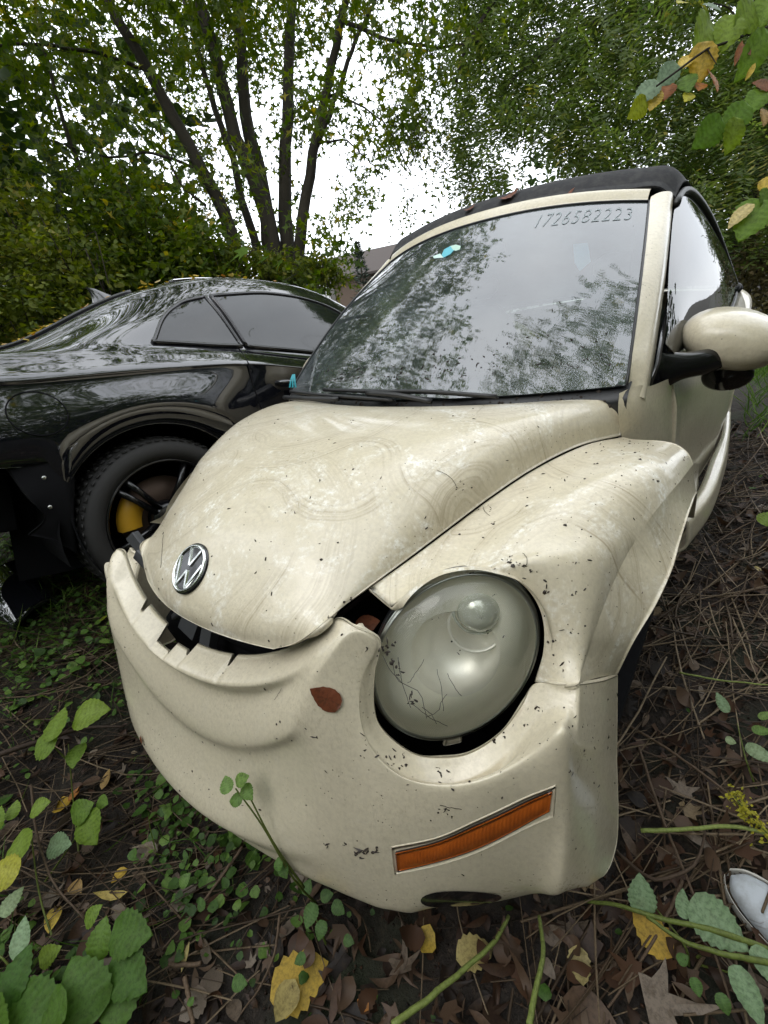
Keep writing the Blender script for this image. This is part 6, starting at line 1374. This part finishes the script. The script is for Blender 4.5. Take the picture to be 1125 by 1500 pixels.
shrub('dry_bush', 'dry yellowish bush at the right edge behind the soft top', [(1105, 400, 6.0, .45, .75), (1160, 380, 5.4, .8, 1.0), (1120, 470, 5.8, .5, .35)], 800, .05, leaf_mat('dry_leaves', [(0, (.06, .06, .02)), (.5, (.14, .12, .05)), (1, (.26, .20, .10))], .6, .25, .2))
# maple sapling with big leaves, two of them orange
c0 = atd(330, 380, 4.9); t = thing('maple_sapling', 'young maple with broad pale green leaves and a few orange ones above the black roof', 'tree', (c0[0], c0[1], float(gz(c0[0], c0[1]))))
w = MB()
for e in ((300, 330, 4.9), (375, 360, 4.85), (275, 365, 4.95)): w.tube(spline(np.array([[c0[0], c0[1], float(gz(c0[0], c0[1]))], atd(330, 420, 4.9), atd(*e)]), 10), np.linspace(.012, .005, 10), 5)
o = w.obj('stem', bark, t); add_rnd(o)
for (u, v, s, r, m) in ((290, 352, .20, .4, bigm), (320, 365, .24, .3, bigm), (352, 372, .24, .35, bigm), (385, 380, .22, .3, bigm), (268, 368, .22, .3, bigm), (300, 385, .24, .25, bigm), (345, 345, .17, .4, bigm), (410, 385, .18, .4, bigm), (250, 385, .2, .3, bigm), (365, 392, .2, .5, bigm), (330, 392, .22, .5, bigm),
                        (278, 308, .13, .5, yelm), (262, 318, .11, .1, yelm), (276, 322, .11, 1.0, yelm), (305, 316, .12, .85, yelm), (295, 344, .09, .7, yelm), (292, 390, .10, .6, yelm)):
    leaf_part(t, u, v, 4.85+rng.uniform(-.2, .2), s, rng.uniform(3.6, 5.8), MAPLE2, m, r, (0, -.55, .8))
# hanging branch with large leaves close to the camera, top right
c0 = atd(1210, -40, .95); t = thing('leafy_branch', 'overhanging branch with large green, yellow and brown leaves in the top right corner', 'branch', tuple(c0)); w = MB()
for pts, r in (([(1210, -40, .95), (1130, 22, .90), (1078, 58, .86), (1036, 72, .84), (1000, 98, .83), (962, 126, .82)], .0036), ([(1140, 30, .9), (1090, 48, .88), (1068, 12, .87), (1045, 5, .86)], .0022), ([(1210, 130, .98), (1130, 150, .92), (1092, 165, .9), (1060, 190, .88)], .0032), ([(1200, 250, 1.0), (1130, 280, .95), (1098, 300, .93)], .003), ([(1036, 72, .84), (1050, 95, .84)], .0016)):
    w.tube(spline(np.array([atd(*p) for p in pts]), 16), np.linspace(r, r*.5, 16), 6)
o = w.obj('twig', bark, t); add_rnd(o)
def hang(u, v, px, ang, rnd, m, tm=BROAD, d=.85):
    """a leaf hanging: its long axis lies along an image direction, facing mostly the open sky side"""
    c = atd(u, v, d); X = CM @ np.array([math.cos(ang), math.sin(ang), rng.normal(0, .25)]); X /= np.linalg.norm(X); n_ = CM @ np.array([rng.normal(0, .35), rng.normal(.1, .35), 1.0]); n_ -= X*(n_ @ X); n_ /= np.linalg.norm(n_)
    s = px*d/631.34; V, T, r = leaf3(*tm, (c-X*s*.5)[None], X[None], n_[None], np.array([s]), np.array([-.15]), np.array([rnd])); V = V-PM[t.name]['M'][:3, 3]
    me = stuff_mesh('leaf', [(V, T, r)], m); vein_attr(me); o = bpy.data.objects.new('leaf', me); COL.objects.link(o); o.parent = t
brn = leaf_mat('withered_leaves', [(0, (.12, .045, .018)), (.6, (.28, .10, .025)), (1, (.40, .16, .03))], .5, .3, .5); gry = leaf_mat('greyish_leaf_backs', [(0, (.10, .16, .09)), (1, (.20, .27, .17))], .5, .3, .1)
for a in ((1031, 50, 66, -2.1, .6, bigm), (1092, 26, 62, -2.2, .55, bigm), (1066, 48, 52, -1.8, .62, bigm), (1043, 9, 30, 2.9, .3, gry), (998, 3, 22, -2.6, .98, bigm), (1028, 93, 50, -1.5, .3, yelm), (1002, 92, 24, -2.4, .5, yelm), (977, 111, 38, -2.3, .4, gry), (946, 136, 40, -2.5, .5, gry), (934, 160, 36, -2.4, .8, bigm),
          (958, 147, 28, -1.9, .45, yelm), (976, 134, 32, -1.9, .3, brn), (1007, 122, 34, -1.6, .3, bigm), (1025, 126, 26, -2.0, .8, brn), (1046, 118, 38, -1.3, .8, brn), (1008, 142, 22, -2.2, .98, bigm), (1048, 79, 28, -1.6, .2, brn, NARROW), (1082, 77, 34, -1.8, .3, brn, NARROW), (1094, 72, 30, -1.5, .1, brn, NARROW), (1102, 82, 74, -2.1, .4, bigm, LONG),
          (1100, 104, 30, -2.1, .4, yelm, NARROW), (1117, 124, 30, 2.8, .2, brn), (1107, 148, 40, -2.0, .35, bigm), (1076, 175, 48, -2.3, .25, bigm), (1073, 200, 46, -1.7, .65, bigm), (1037, 196, 52, -2.4, .2, bigm), (1120, 172, 26, -1.6, .9, yelm), (1099, 322, 64, -2.0, .4, bigm), (1121, 298, 42, -1.2, .35, bigm), (1083, 316, 42, -2.3, .75, yelm, LONG), (1122, 272, 22, -1.0, .5, yelm), (1125, 10, 50, -1.8, .5, bigm)):
    hang(*a[:6], a[6] if len(a) > 6 else BROAD)
# unseen trees added round the viewer to block sky light and darken reflections
def added_tree(x, y, label, n, rad, zc, zr_, seed):
    zb_ = float(gz(x, y)); t = thing('maple_tree', label, 'tree', (x, y, zb_)); w = MB(); lp = []
    for i in range(6):
        e = np.array([x+rng.normal(0, rad*.45), y+rng.normal(0, rad*.45), zc+rng.uniform(-.2, .6)*zr_]); w.tube(spline(np.array([[x+rng.normal(0, .1), y+rng.normal(0, .1), zb_-.1], [x+(e[0]-x)*.3, y+(e[1]-y)*.3, zb_+(e[2]-zb_)*.5], e]), 12), np.linspace(.11, .03, 12), 6)
    q = rng.normal(0, 1, (n, 3)); q /= np.linalg.norm(q, axis=1, keepdims=True); q *= (rng.random(n)**.4)[:, None]; P = np.array([x, y, zc])+q*np.array([rad, rad, zr_]); P = P[(vnoise(P[:, 0]*1.2+seed, P[:, 2]*1.2+P[:, 1]*.7, seed) > .36)]
    g, info = sprays(P, 10, .16, .5, CAL, .5, spread=.08); lp.append(g); finish_tree(t, w, lp, leafA)
added_tree(-3.0, -4.2, 'unseen leafy maple added behind the camera to the left, blocking sky light and mirrored in the black door', 1700, 3.0, 3.2, 3.2, 3)
added_tree(3.6, -4.2, 'unseen leafy maple added behind the camera to the right, blocking sky light and mirrored in the headlight', 1700, 2.9, 3.2, 3.2, 4)
added_tree(3.9, .9, 'unseen leafy maple added close right of the cream car to darken its side, mirrored in the side window', 1900, 2.3, 2.7, 2.6, 5)
added_tree(-7.2, .5, 'unseen leafy maple added left of the black car, blocking sky light and mirrored in its roof', 900, 2.4, 3.2, 2.8, 6)
added_tree(.4, -6.0, 'unseen leafy maple added straight behind the camera, blocking sky light and mirrored in the badge', 1700, 3.0, 3.2, 3.2, 7)
# far woods
def pF(u, v):
    a = np.where((u < 470) & (v > np.interp(u, [-300, 0, 120, 300, 470], [300, 320, 320, 320, 372])), 1.0, 0); b = np.where((u > 690) & (v > np.interp(u, [690, 760, 900, 1300], [330, 240, 90, 20])), 1.0, 0); return np.maximum(a, b)*sst(.2, .45, vnoise(u/40, v/40, 71))
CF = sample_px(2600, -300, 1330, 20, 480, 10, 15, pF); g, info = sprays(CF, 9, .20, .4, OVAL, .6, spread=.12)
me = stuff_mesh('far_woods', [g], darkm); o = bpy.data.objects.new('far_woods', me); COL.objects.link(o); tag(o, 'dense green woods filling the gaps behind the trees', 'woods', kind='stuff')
n_ = 9000; a = rng.uniform(math.radians(150), math.radians(425), n_); r_ = rng.uniform(8.5, 13, n_); z_ = rng.uniform(-.2, 1, n_)**1.0*5.2  # unseen ring of woods, added to cut low sky light on the car front
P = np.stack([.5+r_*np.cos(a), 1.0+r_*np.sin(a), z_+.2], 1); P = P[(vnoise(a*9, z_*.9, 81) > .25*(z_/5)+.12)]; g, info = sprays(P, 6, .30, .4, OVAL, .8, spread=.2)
me = stuff_mesh('added_woods', [g], darkm); o = bpy.data.objects.new('added_woods', me); COL.objects.link(o); tag(o, 'unseen green woods added all round behind the camera to cut low sky light, mirrored in the car paint', 'woods', kind='stuff')
# far sheds and spruce in the gap between the trees
def shed(label, u, v, d, wdt, dep, hgt, roof, rotz, mroof, mwall):
    c = atd(u, v, d); t = thing('shed', label, 'building', (c[0], c[1], c[2]-hgt)); R_ = np.array(Matrix.Rotation(rotz, 3, 'Z')); b0 = np.array([c[0], c[1], c[2]-hgt])
    m = MB(); m.box(b0+np.array([0, 0, hgt/2-.4]), (wdt/2, dep/2, hgt/2+.4), R_); m.obj('wall', mwall, t, smooth=False)
    V = np.array([(-wdt/2-.3, -dep/2-.3, hgt-.05), (wdt/2+.3, -dep/2-.3, hgt-.05), (wdt/2+.3, 0, hgt+roof), (-wdt/2-.3, 0, hgt+roof), (-wdt/2-.3, dep/2+.3, hgt-.05), (wdt/2+.3, dep/2+.3, hgt-.05)]) @ R_.T+b0
    V = np.concatenate([V, V-np.array([0, 0, .12])]); m = MB(); m.add(V, [(0, 1, 2, 3), (3, 2, 5, 4), (6, 9, 8, 7), (9, 10, 11, 8), (0, 6, 7, 1), (4, 5, 11, 10), (0, 3, 9, 6), (3, 4, 10, 9), (1, 7, 8, 2), (2, 8, 11, 5)]); m.obj('roof', mroof, t, smooth=False)
    m = MB(); m.box(b0+R_ @ np.array([.2*wdt, -dep/2-.03, hgt*.55]), (.5, .03, .45), R_); m.obj('window', M['tint'], t, smooth=False)
rf1 = mat('roof_brown', (.045, .035, .03), .8); rf2 = mat('roof_grey', (.20, .20, .21), .6); wl1 = mat('wall_white', (.55, .55, .53), .8); wl2 = mat('wall_brown', (.10, .07, .05), .8)
shed('low building with a brown pitched roof seen past the windscreen pillar', 545, 398, 26, 4.0, 4.0, 1.6, 1.15, .5, rf1, wl2)
shed('long low building with a pale roof beyond the maple trunks', 465, 402, 30, 5.0, 4.5, 1.4, .7, .1, rf2, wl1)
c0 = atd(530, 400, 22); t = thing('spruce_tree', 'small spruce top rising above the brown roof in the gap', 'tree', (c0[0], c0[1], c0[2]-2.4)); w = MB(); w.tube([c0-np.array([0, 0, 2.4]), c0+np.array([0, 0, 1.35])], [.10, .015], 6)
o = w.obj('trunk', bark, t); add_rnd(o); k = 900; hh = rng.random(k)**.8; a = rng.uniform(0, 6.28, k); tier = np.abs(((hh*9) % 1)-.5)*2; rr = (1-hh)*1.05*(.45+.55*tier)*rng.uniform(.3, 1, k)
P = c0+np.stack([rr*np.cos(a), rr*np.sin(a), -2.3+3.65*hh], 1); X = np.stack([np.cos(a), np.sin(a), np.full(k, .35)], 1); g = leaf3(*DIA, P, X, rnrm(k, .5), rng.uniform(.16, .3, k), np.zeros(k), rng.random(k))
me = stuff_mesh('crown', [(g[0]-PM[t.name]['M'][:3, 3], g[1], g[2])], leaf_mat('spruce_needles', [(0, (.02, .04, .025)), (1, (.05, .08, .05))], .6)); o = bpy.data.objects.new('crown', me); COL.objects.link(o); o.parent = t; o['kind'] = 'stuff'


# ================================================================ SMALL THINGS ON THE CARS
def proj_(P): q = (np.asarray(P, float)-CC) @ CM; return np.array([562.5+631.34*q[0]/-q[2], 750-631.34*q[1]/-q[2]])
def glass_uv(u, v):
    best = (1e9, 0, 0); cu, ct, ru, rt_ = 0, .5, 1, .5
    for _ in range(5):
        for a in np.linspace(max(-1, cu-ru), min(1, cu+ru), 15):
            for b in np.linspace(max(0, ct-rt_), min(1, ct+rt_), 15):
                e = np.hypot(*(proj_(wpt(a, b))-np.array([u, v])))
                if e < best[0]: best = (e, a, b)
        cu, ct = best[1:]; ru /= 4; rt_ /= 4
    return cu, ct
# number wiped into the dust along the top of the windscreen
cu_ = bpy.data.curves.new('number', 'FONT'); cu_.body = '1726582223'; cu_.size = 1; cu_.space_character = 1.12; cu_.shear = .3; cu_.offset = -.012; to = bpy.data.objects.new('tmp', cu_); COL.objects.link(to)
dg = bpy.context.evaluated_depsgraph_get(); tm_ = bpy.data.meshes.new_from_object(to.evaluated_get(dg)); bpy.data.objects.remove(to)
A_ = np.array(glass_uv(778, 335)); B_ = np.array(glass_uv(928, 322)); C_ = np.array(glass_uv(784, 315)); TV = np.array([v.co for v in tm_.vertices]); wd = TV[:, 0].max()
V = [wpt(*(A_+(B_-A_)*x/wd+(C_-A_)*y/.72), .0015) for x, y, z in TV]
obj('marker_number', V, [tuple(p.vertices) for p in tm_.polygons], mat('marker_grey', (.24, .27, .28), .6), ws, smooth=False)
# torn teal sticker and a blue note
def on_glass(pts, name, m, off=.002):
    V = [wpt(*glass_uv(u, v), off) for u, v in pts]; return V
st_ = thing('torn_sticker', 'torn teal and pale green sticker near the top left of the windscreen', 'sticker', tuple(wpt(*glass_uv(655, 374))))
obj('tag_end', on_glass([(634, 376), (645, 372), (650, 378), (636, 379)], '', None), [(0, 1, 2, 3)], mat('pale_green_paper', (.50, .66, .60), .5), st_, False)
obj('blue_patch', on_glass([(647, 374), (651, 366), (660, 361), (667, 365), (660, 373), (650, 378)], '', None), [(0, 1, 2, 3, 4, 5)], mat('teal_paper', (.10, .42, .50), .45), st_, False)
obj('green_patch', on_glass([(660, 361), (668, 359), (675, 361), (674, 366), (668, 368), (664, 367)], '', None), [(0, 1, 2, 3, 4, 5)], mat('mint_paper', (.42, .60, .50), .5), st_, False)
nb_ = thing('paper_note', 'faint light blue paper seen through the upper right of the windscreen', 'paper', tuple(wpt(*glass_uv(850, 372))))
obj('sheet', on_glass([(840, 352), (862, 350), (866, 378), (850, 392), (842, 380)], '', None, -.012), [(0, 1, 2, 3, 4)], mat('light_blue_paper', (.35, .62, .85), .6), nb_, False)
rb = MB(); p0 = np.array([-.60, 1.03, .972])
P0 = first_hit(432, 556); c_ = atd(432, 556, np.linalg.norm((np.array([-.60, 1.04, .965])-CC))/np.linalg.norm(ray_(432, 556)))
for d_ in (-.012, .0, .012): 
    Q = spline(np.array([c_+np.array([d_*.4, 0, .022]), c_+np.array([d_, -.012, .002]), c_+np.array([d_*1.6-.004, -.02, -.028])]), 8); rb.grid(np.stack([Q-np.array([.0045, 0, 0]), Q+np.array([.0045, .001, 0])], 1))
o = rb.obj('teal_ribbon', mat('teal_ribbon', (.03, .30, .36), .5)); tag(o, 'knotted teal ribbon tied round the left wiper arm', 'ribbon')
def leaf_on(u, v, size, tm, material, ang, label, rnd=.5, lift=.003, hit=None, curl=.15):
    h = hit if hit is not None else first_hit(u, v)
    if h is None: return
    p, n = h[0], h[1]; n = n if n @ (CC-p) > 0 else -n; n = n/np.linalg.norm(n)
    X = CM @ np.array([math.cos(ang), math.sin(ang), 0]); X -= n*(X @ n); X /= np.linalg.norm(X)
    V, T, r = leaf3(*tm, (-X*size*.45+n*lift)[None], X[None], n[None], np.array([size]), np.array([curl]), np.array([rnd]))
    me = stuff_mesh('fallen_leaf', [(V, T, r)], material); o = bpy.data.objects.new('fallen_leaf', me); COL.objects.link(o); o.location = p; tag(o, label, 'leaf')
rust = leaf_mat('rust_leaf', [(0, (.09, .025, .012)), (1, (.19, .06, .025))], .4, .1, .6)
OVB = fine_leaf(.36, .02, 13, fold=.10)
leaf_on(479, 1022, .062, OVB, rust, 2.6, 'wet rust-brown leaf stuck flat on the bumper left of the headlight', .6)
leaf_on(209, 1083, .026, SMALLOV, rust, 1.6, 'tiny orange-brown leaf caught on the left edge of the bumper', .9)
top_b = bvh_of(top)
for (u, v, s_, lb, a) in ((745, 291, .085, 'dark brown curled leaf on the front edge of the soft top', .2), (826, 291, .075, 'orange-brown leaf lying behind the header rail on the soft top', .1), (688, 309, .05, 'small brown leaf near the left side of the soft top', .1)):
    dd = Vector(ray_(u, v)).normalized(); h = top_b.ray_cast(Vector(CC), dd)
    if h[0] is None: h = top_b.find_nearest(Vector(atd(u, v, 1.9)))
    leaf_on(u, v, s_, OVB, rust, a, lb, .5, .008, (np.array(h[0]), np.array([0, -.3, 1.])), .5)
gp0 = lamp_local(-.02, -.02, 0); c_ = np.array([.455, .31, .735])
cg_ = atd(538, 915, .86); leaf_on(0, 0, .055, OVB, rust, .1, 'red-brown leaf lying in the gap between bonnet corner and headlight', .9, .003, (cg_, np.array([.1, -.5, .8])))
# litter fallen on the black car
bm = np.array(Matrix.LocRotScale(blk.location, blk.rotation_euler, blk.scale)); lpq = []; P = []
for _ in range(170):
    x, y = rng.uniform(-.55, .9), rng.uniform(-.5, .5); h = bbvh.ray_cast(Vector((x, y, 3)), Vector((0, 0, -1)))
    if h[0] is not None: P.append((bm @ np.array([*h[0], 1]))[:3]+np.array([0, 0, .012]))
P = np.array(P); k = len(P); g = leaf3(*OVAL, P, rdir(k), rnrm(k, .3)+np.array([0, .25, 0]), rng.uniform(.012, .05, k), rng.normal(.3, .4, k), rng.random(k))
me = stuff_mesh('car_litter', [g], yelm); o = bpy.data.objects.new('car_litter', me); COL.objects.link(o); tag(o, 'yellow and brown leaf bits fallen on the roof and rear screen of the black car', 'leaf bits', kind='stuff')
